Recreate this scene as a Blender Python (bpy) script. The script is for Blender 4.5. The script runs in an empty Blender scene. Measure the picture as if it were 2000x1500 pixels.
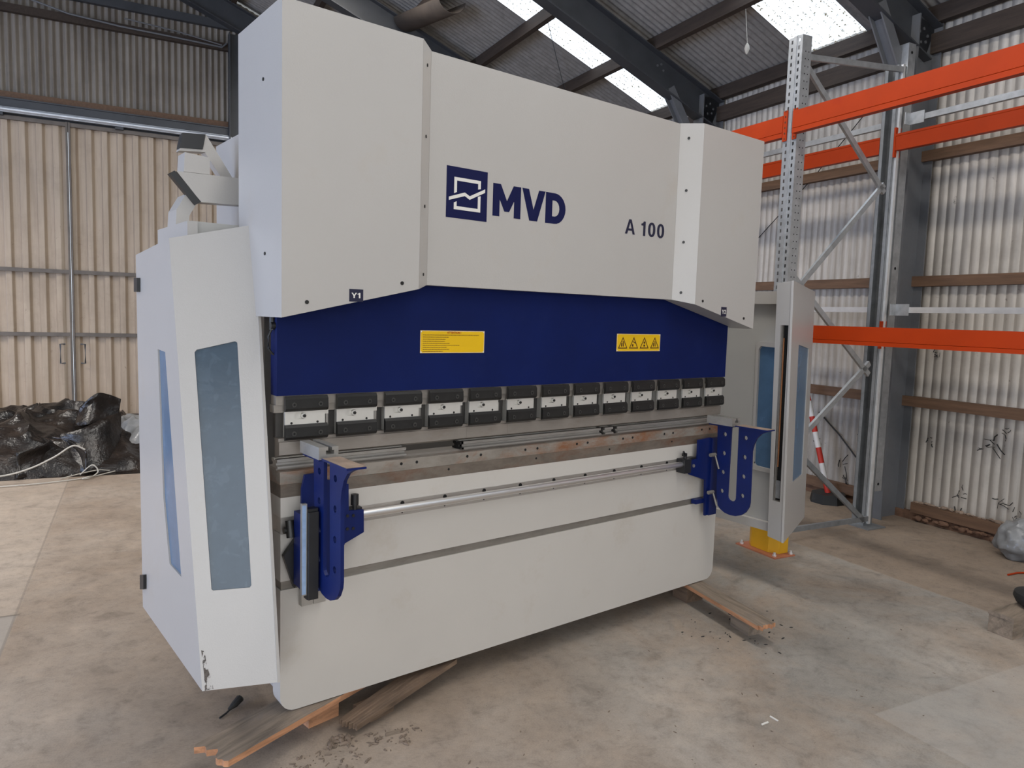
import bpy, bmesh, math, random
from mathutils import Vector, Matrix, noise
from mathutils.geometry import tessellate_polygon
random.seed(7)
PI = math.pi
scene = bpy.context.scene
col = scene.collection
R = math.radians

# ---------------------------------------------------------------- camera (metres; machine front = plane y 0, floor z 0)
FPX = 1423.39
CAM = Vector((-.9525, -2.5378, 1.6169))
_y, _p, _r = R(-38.2574), R(-5.2717), R(1.7817)
FW = Vector((-math.sin(_y)*math.cos(_p), math.cos(_y)*math.cos(_p), math.sin(_p)))
_rt = Vector((math.cos(_y), math.sin(_y), 0)); _up = _rt.cross(FW)
RT = _rt*math.cos(_r) + _up*math.sin(_r)
UP = -_rt*math.sin(_r) + _up*math.cos(_r)
def ray(u, v): return FW + RT*((u-1000)/FPX) - UP*((v-750)/FPX)
def at(u, v, **k):
    """point seen at photo pixel (u, v) on the plane x=, y= or z="""
    d = ray(u, v); a = list(k)[0]; i = 'xyz'.index(a)
    return CAM + d*((k[a]-CAM[i])/d[i])
def on_plane(u, v, p0, n):
    d = ray(u, v); return CAM + d*((p0-CAM).dot(n)/d.dot(n))
cd = bpy.data.cameras.new('camera'); cam = bpy.data.objects.new('camera', cd); col.objects.link(cam)
cd.sensor_width = 36; cd.lens = 36*FPX/2000; cd.clip_start = .05
m3 = Matrix((RT, UP, -FW)).transposed()
cam.matrix_world = Matrix.Translation(CAM) @ m3.to_4x4()
scene.camera = cam

# building frame: p = towards the right wall, q = towards the back wall
BF = Matrix.Rotation(R(-11), 4, 'Z')
ID = Matrix.Identity(4)
def W(p, q, z=0): return BF @ Vector((p, q, z))

# ---------------------------------------------------------------- materials
def newmat(name):
    m = bpy.data.materials.new(name); m.use_nodes = True
    nt = m.node_tree; b = nt.nodes['Principled BSDF']
    return m, nt, b
def N(nt, t, **k):
    n = nt.nodes.new(t)
    for a, v in k.items():
        if a in n.inputs: n.inputs[a].default_value = v
        else: setattr(n, a, v)
    return n
def texco(nt, scale=(1,1,1), gen='Object'):
    tc = N(nt, 'ShaderNodeTexCoord'); mp = N(nt, 'ShaderNodeMapping'); mp.inputs['Scale'].default_value = scale
    nt.links.new(tc.outputs[gen], mp.inputs[0]); return mp.outputs[0]
def noise_(nt, co, scale, detail=4, rough=.6, dist=0):
    n = N(nt, 'ShaderNodeTexNoise'); n.inputs['Scale'].default_value = scale; n.inputs['Detail'].default_value = detail
    n.inputs['Roughness'].default_value = rough; n.inputs['Distortion'].default_value = dist
    nt.links.new(co, n.inputs['Vector']); return n.outputs[0]
def ramp(nt, fac, stops):
    r = N(nt, 'ShaderNodeValToRGB'); e = r.color_ramp.elements
    while len(e) < len(stops): e.new(.5)
    for i, (x, c) in enumerate(stops):
        e[i].position = x; e[i].color = tuple(c)+(1,) if len(c) == 3 else c
    nt.links.new(fac, r.inputs[0]); return r.outputs[0]
def mix(nt, fac, a, b, mode='MIX'):
    m = N(nt, 'ShaderNodeMix', data_type='RGBA', blend_type=mode)
    for s, i in ((fac, 0), (a, 6), (b, 7)):
        if isinstance(s, (int, float)): m.inputs[i].default_value = s
        elif isinstance(s, tuple): m.inputs[i].default_value = s+(1,) if len(s) == 3 else s
        else: nt.links.new(s, m.inputs[i])
    return m.outputs[2]
def bump(nt, b, h, strength=.3, dist=.01):
    n = N(nt, 'ShaderNodeBump'); n.inputs['Strength'].default_value = strength; n.inputs['Distance'].default_value = dist
    nt.links.new(h, n.inputs['Height']); nt.links.new(n.outputs[0], b.inputs['Normal'])
BW = ((0, (0,0,0)), (1, (1,1,1)))
def mat(name, c, rough=.5, metal=0, var=.12, scale=6, bmp=0, bscale=120, dirt=None, dirt_amt=.5, dirt_scale=3, stretch=(1,1,1), spec=.5, bdist=.002, coat=0):
    m, nt, b = newmat(name)
    co = texco(nt, stretch)
    n = noise_(nt, co, scale, 5)
    lo = tuple(x*(1-var) for x in c); hi = tuple(min(1, x*(1+var)) for x in c)
    cc = ramp(nt, n, ((.3, lo), (.7, hi)))
    if dirt:
        d = noise_(nt, co, dirt_scale, 8, .7)
        f = ramp(nt, d, ((.62-.2*dirt_amt, (0,0,0)), (.75, (dirt_amt,)*3)))
        cc = mix(nt, f, cc, dirt)
    nt.links.new(cc, b.inputs['Base Color'])
    b.inputs['Roughness'].default_value = rough; b.inputs['Metallic'].default_value = metal
    b.inputs['Specular IOR Level'].default_value = spec
    if coat: b.inputs['Coat Weight'].default_value = coat
    if bmp:
        bump(nt, b, noise_(nt, co, bscale, 2), bmp, bdist)
    return m
M = {}
M['paint'] = mat('grey_white_powder_coat', (.385,.365,.345), .34, 0, .02, 2, .30, 190, (.34,.26,.17), .18, 2.2, bdist=.0012)
M['paintbed'] = mat('bounce_lit_bed_coat', (.46,.43,.395), .45, 0, .03, 2, .22, 190, (.30,.22,.14), .28, 3.0, bdist=.001)  # lighter than the cover paint; floor-bounced light is put into the colour
M['paintin'] = mat('inner_grey_paint', (.36,.35,.33), .5, 0, .04, 2, .05, 150)
M['blue'] = mat('ultramarine_blue_paint', (.002,.008,.065), .6, 0, .12, 3, .12, 160, (.012,.02,.09), .3, 4, spec=.16)
M['blue2'] = mat('bright_blue_paint', (.0015,.009,.080), .42, 0, .1, 8, .1, 150, spec=.3)
M['navy'] = mat('navy_vinyl', (.004,.006,.045), .5, 0, .04, spec=.2)
M['vwhite'] = mat('white_vinyl', (.62,.60,.56), .45, 0, .02)
M['black'] = mat('blackened_steel', (.013,.0125,.012), .42, .2, .25, 12, .15, 120, (.05,.045,.04), .3, 9)
M['screwb'] = mat('black_oxide_screw', (.045,.043,.04), .45, .3, .1)
M['blackp'] = mat('black_plastic', (.012,.012,.013), .45, 0, .15)
M['hole'] = mat('dark_hole', (.004,.004,.004), .9, 0, .1)
M['steel'] = mat('ground_steel', (.40,.385,.36), .42, .75, .12, 4, .12, 90, (.20,.15,.11), .35, 6, stretch=(1,4,4))
M['plate'] = mat('milled_aluminium', (.62,.60,.56), .45, .55, .06, 10, .06, 200)
M['toolst'] = mat('tool_steel', (.31,.28,.25), .48, .65, .1, 5, .12, 100, (.16,.11,.08), .4, 5, stretch=(1,3,3))
M['chrome'] = mat('chromed_rod', (.85,.85,.85), .32, 1, .04, 3)
M['rail'] = mat('rail_steel', (.23,.21,.185), .5, .5, .15, 5, .1, 100, (.12,.09,.07), .5, 6, stretch=(1,5,5))
M['railhi'] = mat('bright_flat_bar', (.42,.39,.36), .42, .6, .12, 5, .08, 100, (.25,.19,.14), .4, 6, stretch=(1,5,5))
M['galv'] = mat('galvanised_steel', (.42,.43,.44), .42, .7, .16, 16, .1, 60)
M['galvd'] = mat('dull_galvanised_steel', (.24,.25,.26), .5, .5, .2, 12, .12, 60, (.12,.11,.10), .4, 3)
M['galvl'] = mat('bright_galvanised_steel', (.74,.74,.74), .32, .6, .1, 10)
M['orange'] = mat('orange_rack_paint', (.34,.030,.0006), .5, 0, .08, 3, .06, 100, (.25,.012,.003), .35, 5, spec=.22)
M['orangew'] = mat('worn_orange_paint', (.42,.15,.08), .5, 0, .12, 6, .1, 80)
M['yellow'] = mat('yellow_paint', (.62,.33,.01), .5, 0, .08, 5)
M['signy'] = mat('yellow_sign', (.66,.40,.0), .45, 0, .03, 5)
M['ink'] = mat('dark_print', (.05,.012,.0), .6, 0, .1)
M['frame'] = mat('painted_steel_frame', (.052,.055,.062), .5, .15, .25, 3, .15, 40, (.03,.025,.02), .5, 3)
M['framel'] = mat('light_grey_steel', (.14,.145,.155), .5, .2, .2, 3, .15, 40, (.08,.06,.045), .5, 3)
M['frameb'] = mat('brown_grey_door_steel', (.13,.11,.095), .5, .2, .2, 6, .1, 40)
M['track'] = mat('galvanised_door_track', (.60,.63,.68), .35, .5, .1, 8)
M['wood'] = mat('old_purlin_timber', (.042,.028,.020), .8, 0, .3, 4, .35, 30, (.05,.035,.025), .6, 3, stretch=(8,.7,8), bdist=.004)
M['woodl'] = mat('brown_rail_timber', (.135,.075,.043), .75, 0, .28, 4, .3, 30, (.09,.05,.03), .6, 3, stretch=(8,.7,8), bdist=.004)
M['rope'] = mat('pale_strap', (.42,.39,.34), .6, 0, .1)
M['rubber'] = mat('black_rubber', (.012,.012,.012), .6, 0, .3, 12, .3, 60, (.07,.06,.05), .4, 6)
M['red'] = mat('red_tape', (.42,.02,.008), .5, 0, .1)
M['white'] = mat('white_tape', (.62,.60,.58), .5, 0, .06)
M['clear'] = mat('milky_plastic', (.19,.19,.19), .3, 0, .25, 8, .3, 30, bdist=.01)
M['mirror'] = mat('ruler_face', (.30,.42,.62), .3, .2, .1, 40)
M['orangelit'] = mat('orange_lit_edge', (.55,.24,.11), .4, .5, .1)  # orange light on the slot edges, put into the strip colour
M['stone'] = mat('crumbling_mortar', (.26,.19,.14), .9, 0, .3, 10, .5, 30, bdist=.01)
M['brick'] = mat('brown_brick_rubble', (.14,.075,.045), .9, 0, .35, 12, .5, 30, bdist=.01)
M['recess'] = mat('shaded_recess_steel', (.055,.05,.046), .6, .2, .4, 7)  # colour darkened to hold the shade in the gaps between clamps
M['block'] = plank_mat('tan_block_wood', (.30,.19,.115), (.20,.13,.09)) if 0 else None
M['canvas'] = mat('brown_canvas', (.06,.045,.035), .8, 0, .2, 6)
M['debris'] = mat('dusty_debris', (.16,.12,.09), .9, 0, .3, 30, .4, 50)

# film-covered polycarbonate panes
def pane_mat(name, c, mottled):
    m, nt, b = newmat(name)
    co = texco(nt)
    n = noise_(nt, co, 9, 6, .65)
    cc = ramp(nt, n, ((.35, tuple(x*.88 for x in c)), (.62, c), (.75, tuple(min(1, x*1.18+.02) for x in c))))
    if mottled:
        v = N(nt, 'ShaderNodeTexNoise'); v.inputs['Scale'].default_value = 16; v.inputs['Detail'].default_value = 7; v.inputs['Distortion'].default_value = 1.2
        nt.links.new(co, v.inputs['Vector'])
        f = ramp(nt, v.outputs[0], ((.55, (0,0,0)), (.62, (.07,.07,.07))))
        cc = mix(nt, f, cc, (.20,.25,.31))
    nt.links.new(cc, b.inputs['Base Color'])
    b.inputs['Roughness'].default_value = .22; b.inputs['Specular IOR Level'].default_value = .4
    bump(nt, b, noise_(nt, co, 14, 4), .15, .004)
    return m
M['pane'] = pane_mat('blue_film_pane', (.045,.070,.098), True)
M['panelit'] = pane_mat('blue_lit_pane', (.08,.15,.25), False)  # lighter, bluer copy of the pane; blue side light painted into it

# wood planks with splintered ends
def plank_mat(name, c, edge):
    m, nt, b = newmat(name)
    co = texco(nt, (1.2, 14, 14))
    n = noise_(nt, co, 2.5, 8, .65, .6)
    cc = ramp(nt, n, ((.3, tuple(x*.55 for x in c)), (.5, c), (.72, tuple(x*1.4 for x in c))))
    n2 = noise_(nt, texco(nt), 7, 6, .7)
    f = ramp(nt, n2, ((.55, (0,0,0)), (.7, (.6,.6,.6))))
    cc = mix(nt, f, cc, edge)
    nt.links.new(cc, b.inputs['Base Color']); b.inputs['Roughness'].default_value = .85
    bump(nt, b, n, .6, .006)
    return m
M['plank'] = plank_mat('weathered_plank', (.20,.155,.115), (.17,.14,.125))
M['planke'] = plank_mat('fresh_split_wood', (.40,.195,.10), (.24,.13,.075))
M['plankd'] = plank_mat('dark_old_plank', (.13,.085,.055), (.09,.06,.045))

# corrugated sheet finishes
def sheet_mat(name, c, c2, streak, rough, metal=0, stain=(.05,.035,.025), stain_amt=.5, banded=False):
    m, nt, b = newmat(name)
    co = texco(nt, (9, 9, .6)); n = noise_(nt, co, 1.5, 6, .65)
    cc = ramp(nt, n, ((.3, c2), (.62, c)))
    co2 = texco(nt, (1, 1, 1)); n2 = noise_(nt, co2, 1.3, 8, .7)
    f = ramp(nt, n2, ((.48, (0,0,0)), (.72, (streak,)*3)))
    cc = mix(nt, f, cc, tuple(x*.5 for x in c2))
    n3 = noise_(nt, co2, 11, 8, .75, .8)
    f3 = ramp(nt, n3, ((.64, (0,0,0)), (.70, (stain_amt,)*3)))
    cc = mix(nt, f3, cc, stain)
    nt.links.new(cc, b.inputs['Base Color']); b.inputs['Roughness'].default_value = rough; b.inputs['Metallic'].default_value = metal
    bump(nt, b, n3, .15, .004)
    return m
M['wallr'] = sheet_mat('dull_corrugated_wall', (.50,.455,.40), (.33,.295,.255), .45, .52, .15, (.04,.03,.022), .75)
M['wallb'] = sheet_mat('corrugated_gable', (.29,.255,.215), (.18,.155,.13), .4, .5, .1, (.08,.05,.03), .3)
M['doorb'] = sheet_mat('beige_box_profile', (.47,.375,.285), (.37,.285,.21), .35, .5, 0, (.10,.055,.03), .55)
M['roof'] = sheet_mat('dusty_roof_sheet', (.28,.265,.25), (.20,.19,.178), .4, .8, 0, (.05,.035,.025), .3)

# lichen-speckled translucent rooflight: the sky shows through it
def skylight_mat():
    m, nt, b = newmat('speckled_rooflight')
    out = nt.nodes['Material Output']
    co = texco(nt, (1, 1, 1)); n = noise_(nt, co, 42, 6, .78)
    sep = N(nt, 'ShaderNodeSeparateXYZ'); nt.links.new(co, sep.inputs[0])
    wv = N(nt, 'ShaderNodeMath', operation='MULTIPLY'); nt.links.new(sep.outputs[1], wv.inputs[0]); wv.inputs[1].default_value = 2*PI/.075
    sn = N(nt, 'ShaderNodeMath', operation='SINE'); nt.links.new(wv.outputs[0], sn.inputs[0])
    ml = N(nt, 'ShaderNodeMath', operation='MULTIPLY_ADD'); nt.links.new(sn.outputs[0], ml.inputs[0]); ml.inputs[1].default_value = .05; nt.links.new(n, ml.inputs[2])
    f = ramp(nt, ml.outputs[0], ((.54, (0,0,0)), (.60, (1,1,1))))
    tr = N(nt, 'ShaderNodeBsdfTransparent'); tr.inputs[0].default_value = (.92,.95,.98,1)
    tl = N(nt, 'ShaderNodeBsdfTranslucent'); tl.inputs[0].default_value = (.10,.08,.05,1)
    ms = N(nt, 'ShaderNodeMixShader'); nt.links.new(f, ms.inputs[0]); nt.links.new(tr.outputs[0], ms.inputs[1]); nt.links.new(tl.outputs[0], ms.inputs[2])
    nt.links.new(ms.outputs[0], out.inputs['Surface'])
    return m
M['sky'] = skylight_mat()

def floor_mat():
    m, nt, b = newmat('dusty_concrete')
    co = texco(nt)
    n1 = noise_(nt, co, .9, 8, .62); n2 = noise_(nt, co, 6, 9, .72, .5); n3 = noise_(nt, co, 55, 6, .8)
    sep = N(nt, 'ShaderNodeSeparateXYZ'); nt.links.new(co, sep.inputs[0])
    base = ramp(nt, n1, ((.32, (.215,.162,.120)), (.52, (.285,.228,.180)), (.7, (.345,.290,.240))))
    grey = ramp(nt, n1, ((.32, (.20,.19,.172)), (.6, (.28,.268,.247)), (.75, (.35,.33,.30))))
    # cool swept strip between the slab joints, dusty brown outside
    def step(x, a, wd, idx=0):
        mr = N(nt, 'ShaderNodeMapRange'); mr.inputs[1].default_value = a; mr.inputs[2].default_value = a+wd
        nt.links.new(x, mr.inputs[0]); return mr.outputs[0]
    wob = N(nt, 'ShaderNodeMath', operation='MULTIPLY_ADD'); nt.links.new(n2, wob.inputs[0]); wob.inputs[1].default_value = .05; nt.links.new(sep.outputs[0], wob.inputs[2])
    a = step(wob.outputs[0], 3.93, .02)
    pch = ramp(nt, noise_(nt, co, 1.1, 8, .68, .5), ((.40, (0,0,0)), (.60, (.8,.8,.8))))
    inner = step(wob.outputs[0], .5, 1.7)
    g = N(nt, 'ShaderNodeMath', operation='MULTIPLY'); nt.links.new(pch, g.inputs[0]); nt.links.new(inner, g.inputs[1])
    g2 = N(nt, 'ShaderNodeMath', operation='SUBTRACT'); nt.links.new(g.outputs[0], g2.inputs[0]); nt.links.new(a, g2.inputs[1]); g2.use_clamp = True
    cc = mix(nt, g2.outputs[0], base, grey)
    cc = mix(nt, a, cc, mix(nt, .6, base, (.215,.165,.125)))
    l = step(wob.outputs[0], -1.01, .012)
    inv = N(nt, 'ShaderNodeMath', operation='SUBTRACT'); inv.inputs[0].default_value = 1; nt.links.new(l, inv.inputs[1])
    lf = N(nt, 'ShaderNodeMath', operation='MULTIPLY'); nt.links.new(inv.outputs[0], lf.inputs[0]); lf.inputs[1].default_value = .5
    cc = mix(nt, lf.outputs[0], cc, (.37,.31,.255))
    mott = ramp(nt, n2, ((.28, (.62,.61,.60)), (.46, (.95,.95,.95)), (.72, (1.15,1.13,1.1))))
    cc = mix(nt, 1.0, cc, mott, 'MULTIPLY')
    n6 = noise_(nt, co, 19, 8, .8); n7 = noise_(nt, co, 150, 3, .7)
    cc = mix(nt, 1.0, cc, ramp(nt, n6, ((.30, (.74,.73,.72)), (.48, (1,1,1)), (.70, (1.10,1.09,1.08)))), 'MULTIPLY')
    cc = mix(nt, 1.0, cc, ramp(nt, n7, ((.30, (.88,.88,.88)), (.5, (1,1,1)), (.72, (1.08,1.08,1.08)))), 'MULTIPLY')
    # pale slab beyond the joint at the lower right, greyer slab at the lower left
    def less(out, a, wd=.008):
        mr = N(nt, 'ShaderNodeMapRange'); mr.inputs[1].default_value = a; mr.inputs[2].default_value = a+wd; mr.inputs[3].default_value = 1; mr.inputs[4].default_value = 0
        nt.links.new(out, mr.inputs[0]); return mr.outputs[0]
    def mul(a_, b_):
        m_ = N(nt, 'ShaderNodeMath', operation='MULTIPLY')
        for v_, i_ in ((a_, 0), (b_, 1)):
            if isinstance(v_, float): m_.inputs[i_].default_value = v_
            else: nt.links.new(v_, m_.inputs[i_])
        return m_.outputs[0]
    pale = mul(mul(step(sep.outputs[0], 2.28, .008), less(sep.outputs[1], -.79)), .30)
    cc = mix(nt, pale, cc, (.40,.375,.345))
    greyl = mul(mul(less(sep.outputs[0], -1.035), less(sep.outputs[1], 1.72)), .55)
    cc = mix(nt, greyl, cc, (.27,.25,.225))
    jn = mul(less(sep.outputs[0], -1.02), mul(step(sep.outputs[1], 1.72-.01, .004), less(sep.outputs[1], 1.72+.01, .004)))
    jl = mul(step(sep.outputs[0], -1.043, .004), less(sep.outputs[0], -1.031, .004))
    cc = mix(nt, mul(jn, .6), cc, (.10,.08,.065)); cc = mix(nt, mul(jl, .35), cc, (.10,.08,.065))
    # small dirt crumbs and pale scratches
    crumbs = ramp(nt, n3, ((.69, (0,0,0)), (.76, (.8,.8,.8))))
    dd = ramp(nt, n2, ((.5, (0,0,0)), (.6, (1,1,1))))
    cf = mix(nt, 1.0, crumbs, dd, 'MULTIPLY')
    cc = mix(nt, cf, cc, (.06,.045,.035))
    co3 = texco(nt, (1.2, 26, 1)); n5 = noise_(nt, co3, 1.1, 6, .7, 1.5)
    sc = ramp(nt, n5, ((.70, (0,0,0)), (.715, (.5,.5,.5)), (.73, (0,0,0))))
    cc = mix(nt, sc, cc, (.55,.52,.48))
    nt.links.new(cc, b.inputs['Base Color'])
    rr = ramp(nt, n2, ((.3, (.62,.62,.62)), (.7, (.8,.8,.8)))); nt.links.new(rr, b.inputs['Roughness'])
    b.inputs['Specular IOR Level'].default_value = .35
    bump(nt, b, n2, .22, .006)
    return m
M['floor'] = floor_mat()

# tarpaulin: thin glossy black plastic
m, nt, b = newmat('black_tarpaulin'); M['tarp'] = m
co = texco(nt); n = noise_(nt, co, 3, 6, .6)
nt.links.new(ramp(nt, n, ((.35, (.006,.005,.0045)), (.6, (.020,.014,.011)), (.75, (.07,.05,.038)))), b.inputs['Base Color'])
b.inputs['Roughness'].default_value = .27
bump(nt, b, noise_(nt, co, 9, 5, .6), .5, .04)

# ---------------------------------------------------------------- mesh builder
MW = {}          # world matrices of created objects
class MB:
    def __init__(s, F=ID): s.bm = bmesh.new(); s.F = F
    def quad(s, pts):
        vs = [s.bm.verts.new(p) for p in pts]; return s.bm.faces.new(vs)
    def box(s, x0, x1, y0, y1, z0, z1):
        v = [s.bm.verts.new((x, y, z)) for z in (z0, z1) for y in (y0, y1) for x in (x0, x1)]
        for f in ((0,2,3,1), (4,5,7,6), (0,1,5,4), (2,6,7,3), (0,4,6,2), (1,3,7,5)): s.bm.faces.new([v[i] for i in f])
        return s
    def beam(s, a, b, w, h, up=Vector((0,0,1))):
        """rectangular bar from a to b, w across, h along up"""
        a = Vector(a); b = Vector(b); d = (b-a).normalized(); sd = d.cross(Vector(up)).normalized(); u = sd.cross(d)
        v = [s.bm.verts.new(c + sd*i*w/2 + u*j*h/2) for c in (a, b) for j in (-1, 1) for i in (-1, 1)]
        for f in ((0,2,3,1), (4,5,7,6), (0,1,5,4), (2,6,7,3), (0,4,6,2), (1,3,7,5)): s.bm.faces.new([v[i] for i in f])
        return s
    def prism(s, pts, vec, holes=()):
        """extrude planar polygon (with holes) by vec"""
        vec = Vector(vec); loops = [[Vector(p) for p in pts]] + [[Vector(p) for p in h] for h in holes]
        tri = tessellate_polygon(loops); flat = [p for l in loops for p in l]
        va = [s.bm.verts.new(p) for p in flat]; vb = [s.bm.verts.new(p+vec) for p in flat]
        for t in tri:
            try: s.bm.faces.new([va[i] for i in t]); s.bm.faces.new([vb[i] for i in reversed(t)])
            except ValueError: pass
        k = 0
        for l in loops:
            n = len(l)
            for i in range(n):
                a, b_ = k+i, k+(i+1) % n
                try: s.bm.faces.new([va[a], va[b_], vb[b_], vb[a]])
                except ValueError: pass
            k += n
        return s
    def tube(s, pts, r, seg=10, cap=True):
        pts = [Vector(p) for p in pts]; rings = []
        n = len(pts)
        for i, p in enumerate(pts):
            t = (pts[min(i+1, n-1)] - pts[max(i-1, 0)]).normalized()
            a = t.cross(Vector((0,0,1)))
            if a.length < 1e-3: a = t.cross(Vector((1,0,0)))
            a.normalize(); c = t.cross(a); rr = r[i] if isinstance(r, (list, tuple)) else r
            rings.append([s.bm.verts.new(p + a*math.cos(2*PI*k/seg)*rr + c*math.sin(2*PI*k/seg)*rr) for k in range(seg)])
        for i in range(n-1):
            for k in range(seg):
                s.bm.faces.new([rings[i][k], rings[i][(k+1) % seg], rings[i+1][(k+1) % seg], rings[i+1][k]])
        if cap:
            s.bm.faces.new(rings[0][::-1]); s.bm.faces.new(rings[-1])
        return s
    def cyl(s, a, b, r, seg=16): return s.tube([a, b], r, seg)
    def disc(s, c, n, r, th=.001, seg=16):
        c = Vector(c); n = Vector(n).normalized(); return s.tube([c, c+n*th], r, seg)
    def loft(s, la, lb):
        va = [s.bm.verts.new(p) for p in la]; vb = [s.bm.verts.new(p) for p in lb]; n = len(va)
        for i in range(n): s.bm.faces.new([va[i], va[(i+1) % n], vb[(i+1) % n], vb[i]])
        s.bm.faces.new(va[::-1]); s.bm.faces.new(vb); return s
    def bevel(s, w, seg=2):
        es = [e for e in s.bm.edges if len(e.link_faces) == 2 and e.calc_face_angle(0) > .5]
        bmesh.ops.bevel(s.bm, geom=es, offset=w, segments=seg, affect='EDGES', profile=.6, clamp_overlap=True); return s
    def mark(s):
        s.k = set(s.bm.faces); return s
    def mi(s, i):
        for f in s.bm.faces:
            if f not in s.k: f.material_index = i
        return s
    def build(s, name, m, parent=None, bev=0, smooth=False, own=False, seg=2, solid=0, weld=False):
        bm = s.bm
        if weld: bmesh.ops.remove_doubles(bm, verts=bm.verts, dist=1e-5)
        if bev:
            es = [e for e in bm.edges if len(e.link_faces) == 2 and e.calc_face_angle(0) > .5]
            bmesh.ops.bevel(bm, geom=es, offset=bev, segments=seg, affect='EDGES', profile=.6, clamp_overlap=True)
        bmesh.ops.recalc_face_normals(bm, faces=bm.faces)
        me = bpy.data.meshes.new(name)
        if own: Mo = s.F.copy(); bm.transform(ID)
        else:
            bm.transform(s.F)
            vs = [v.co for v in bm.verts]
            c = Vector([(min(v[i] for v in vs)+max(v[i] for v in vs))/2 for i in range(3)])
            if parent is None: c.z = min(v.z for v in vs)
            Rm = s.F.to_3x3().to_4x4()
            Mo = Matrix.Translation(c) @ Rm
            bm.transform(Mo.inverted())
        if smooth:
            for f in bm.faces: f.smooth = True
        bm.to_mesh(me); bm.free()
        if smooth:
            try: me.set_sharp_from_angle(angle=R(40))
            except Exception: pass
        o = bpy.data.objects.new(name, me); col.objects.link(o)
        for m_ in (m if isinstance(m, (list, tuple)) else [m]): me.materials.append(M[m_] if isinstance(m_, str) else m_)
        if parent is not None:
            o.parent = parent; o.matrix_local = MW[parent.name].inverted() @ Mo
        else: o.matrix_world = Mo
        MW[o.name] = Mo
        if solid:
            md = o.modifiers.new('thickness', 'SOLIDIFY'); md.thickness = solid; md.offset = 0
        return o
def thing(name, label, cat, loc, F=ID, group=None):
    o = bpy.data.objects.new(name, None); col.objects.link(o)
    Mo = Matrix.Translation(loc) @ F.to_3x3().to_4x4(); o.matrix_world = Mo; MW[o.name] = Mo
    o.empty_display_size = .1
    o['label'] = label; o['category'] = cat
    if group: o['group'] = group
    return o
def tag(o, label, cat, group=None, kind=None):
    o['label'] = label; o['category'] = cat
    if group: o['group'] = group
    if kind: o['kind'] = kind
    return o
def struct(o): o['kind'] = 'structure'; return o
def plab(o, l): o['label'] = l; return o
def text_mb(txt, size, x, z, y, bold=0, sx=1, depth=.0006, spacing=1):
    """lettering facing -Y with its left-bottom at x, z on plane y"""
    cu = bpy.data.curves.new('txt', 'FONT'); cu.body = txt; cu.size = size; cu.offset = bold; cu.space_character = spacing
    cu.resolution_u = 3
    ob = bpy.data.objects.new('txt', cu); col.objects.link(ob)
    bpy.context.view_layer.update()
    me = bpy.data.meshes.new_from_object(ob.evaluated_get(bpy.context.evaluated_depsgraph_get()))
    mb = MB(); mb.bm.from_mesh(me)
    xs = [v.co.x for v in mb.bm.verts]; x0 = min(xs); z0 = min(v.co.y for v in mb.bm.verts)
    for v in mb.bm.verts: v.co = Vector((x+(v.co.x-x0)*sx, y, z+(v.co.y-z0)))
    g = bmesh.ops.extrude_face_region(mb.bm, geom=list(mb.bm.faces))
    for e in g['geom']:
        if isinstance(e, bmesh.types.BMVert): e.co.y += depth
    bpy.data.objects.remove(ob); bpy.data.curves.remove(cu); bpy.data.meshes.remove(me)
    return mb
def circ(cx, cz, r, y, n=16, a0=0, a1=2*PI, plane='xz'):
    out = []
    for i in range(n):
        a = a0 + (a1-a0)*i/(n if a1-a0 > 6.2 else n-1)
        u, w = cx+r*math.cos(a), cz+r*math.sin(a)
        out.append((u, y, w) if plane == 'xz' else (y, u, w))
    return out

# ================================================================ SETTING
# floor
f = MB(BF); f.box(-9.2, 5.62, -8, 9.2, -.15, 0); struct(f.build('floor', 'floor', own=True))

def sine_sheet(F, a0, a1, h0, h1, period, amp, fn, nper=8, profile='sine', rows=1):
    """corrugated sheet; fn(a, h, d) -> point, a runs across the corrugations"""
    mb = MB(F); n = int((a1-a0)/period*nper); prev = None
    for i in range(n+1):
        a = a0 + (a1-a0)*i/n
        ph = (a/period) % 1
        if profile == 'sine': d = amp*math.sin(2*PI*ph)
        elif profile == 'roll': d = -amp*(abs(math.sin(PI*ph))**.8*2-1)
        else:                         # box profile
            t = ph
            d = amp*(1 if t < .44 else (1-(t-.44)/.05*2 if t < .49 else (-1 if t < .84 else -1+(t-.84)/.16*2)))
        c = [mb.bm.verts.new(fn(a, h0+(h1-h0)*j/rows, d)) for j in range(rows+1)]
        if prev:
            for j in range(rows): mb.bm.faces.new([prev[j], c[j], c[j+1], prev[j+1]])
        prev = c
    return mb
PW = 5.45; QB = 9.02
ZE = 4.22
def roofz(p): return 4.62 + .4*(4.45-p)
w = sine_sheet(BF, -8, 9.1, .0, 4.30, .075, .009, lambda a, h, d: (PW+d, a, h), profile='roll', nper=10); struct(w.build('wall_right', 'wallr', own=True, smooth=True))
# gable wall: upper corrugated part follows the roof slope
RP = -2.0
def gtop(p): return (roofz(p) if p > RP else roofz(2*RP-p)) - .02
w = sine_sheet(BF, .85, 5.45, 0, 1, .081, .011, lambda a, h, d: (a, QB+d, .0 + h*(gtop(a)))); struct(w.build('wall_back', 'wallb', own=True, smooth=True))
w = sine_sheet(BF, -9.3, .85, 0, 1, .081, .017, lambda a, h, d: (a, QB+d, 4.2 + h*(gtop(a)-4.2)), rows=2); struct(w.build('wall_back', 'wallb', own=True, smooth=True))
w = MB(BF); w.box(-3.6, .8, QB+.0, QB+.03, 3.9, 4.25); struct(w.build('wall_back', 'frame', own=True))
w = MB(BF); w.box(-9.3, -3.6, QB-.02, QB+.03, 0, 4.25); struct(w.build('wall_back', 'wallb', own=True))
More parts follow.
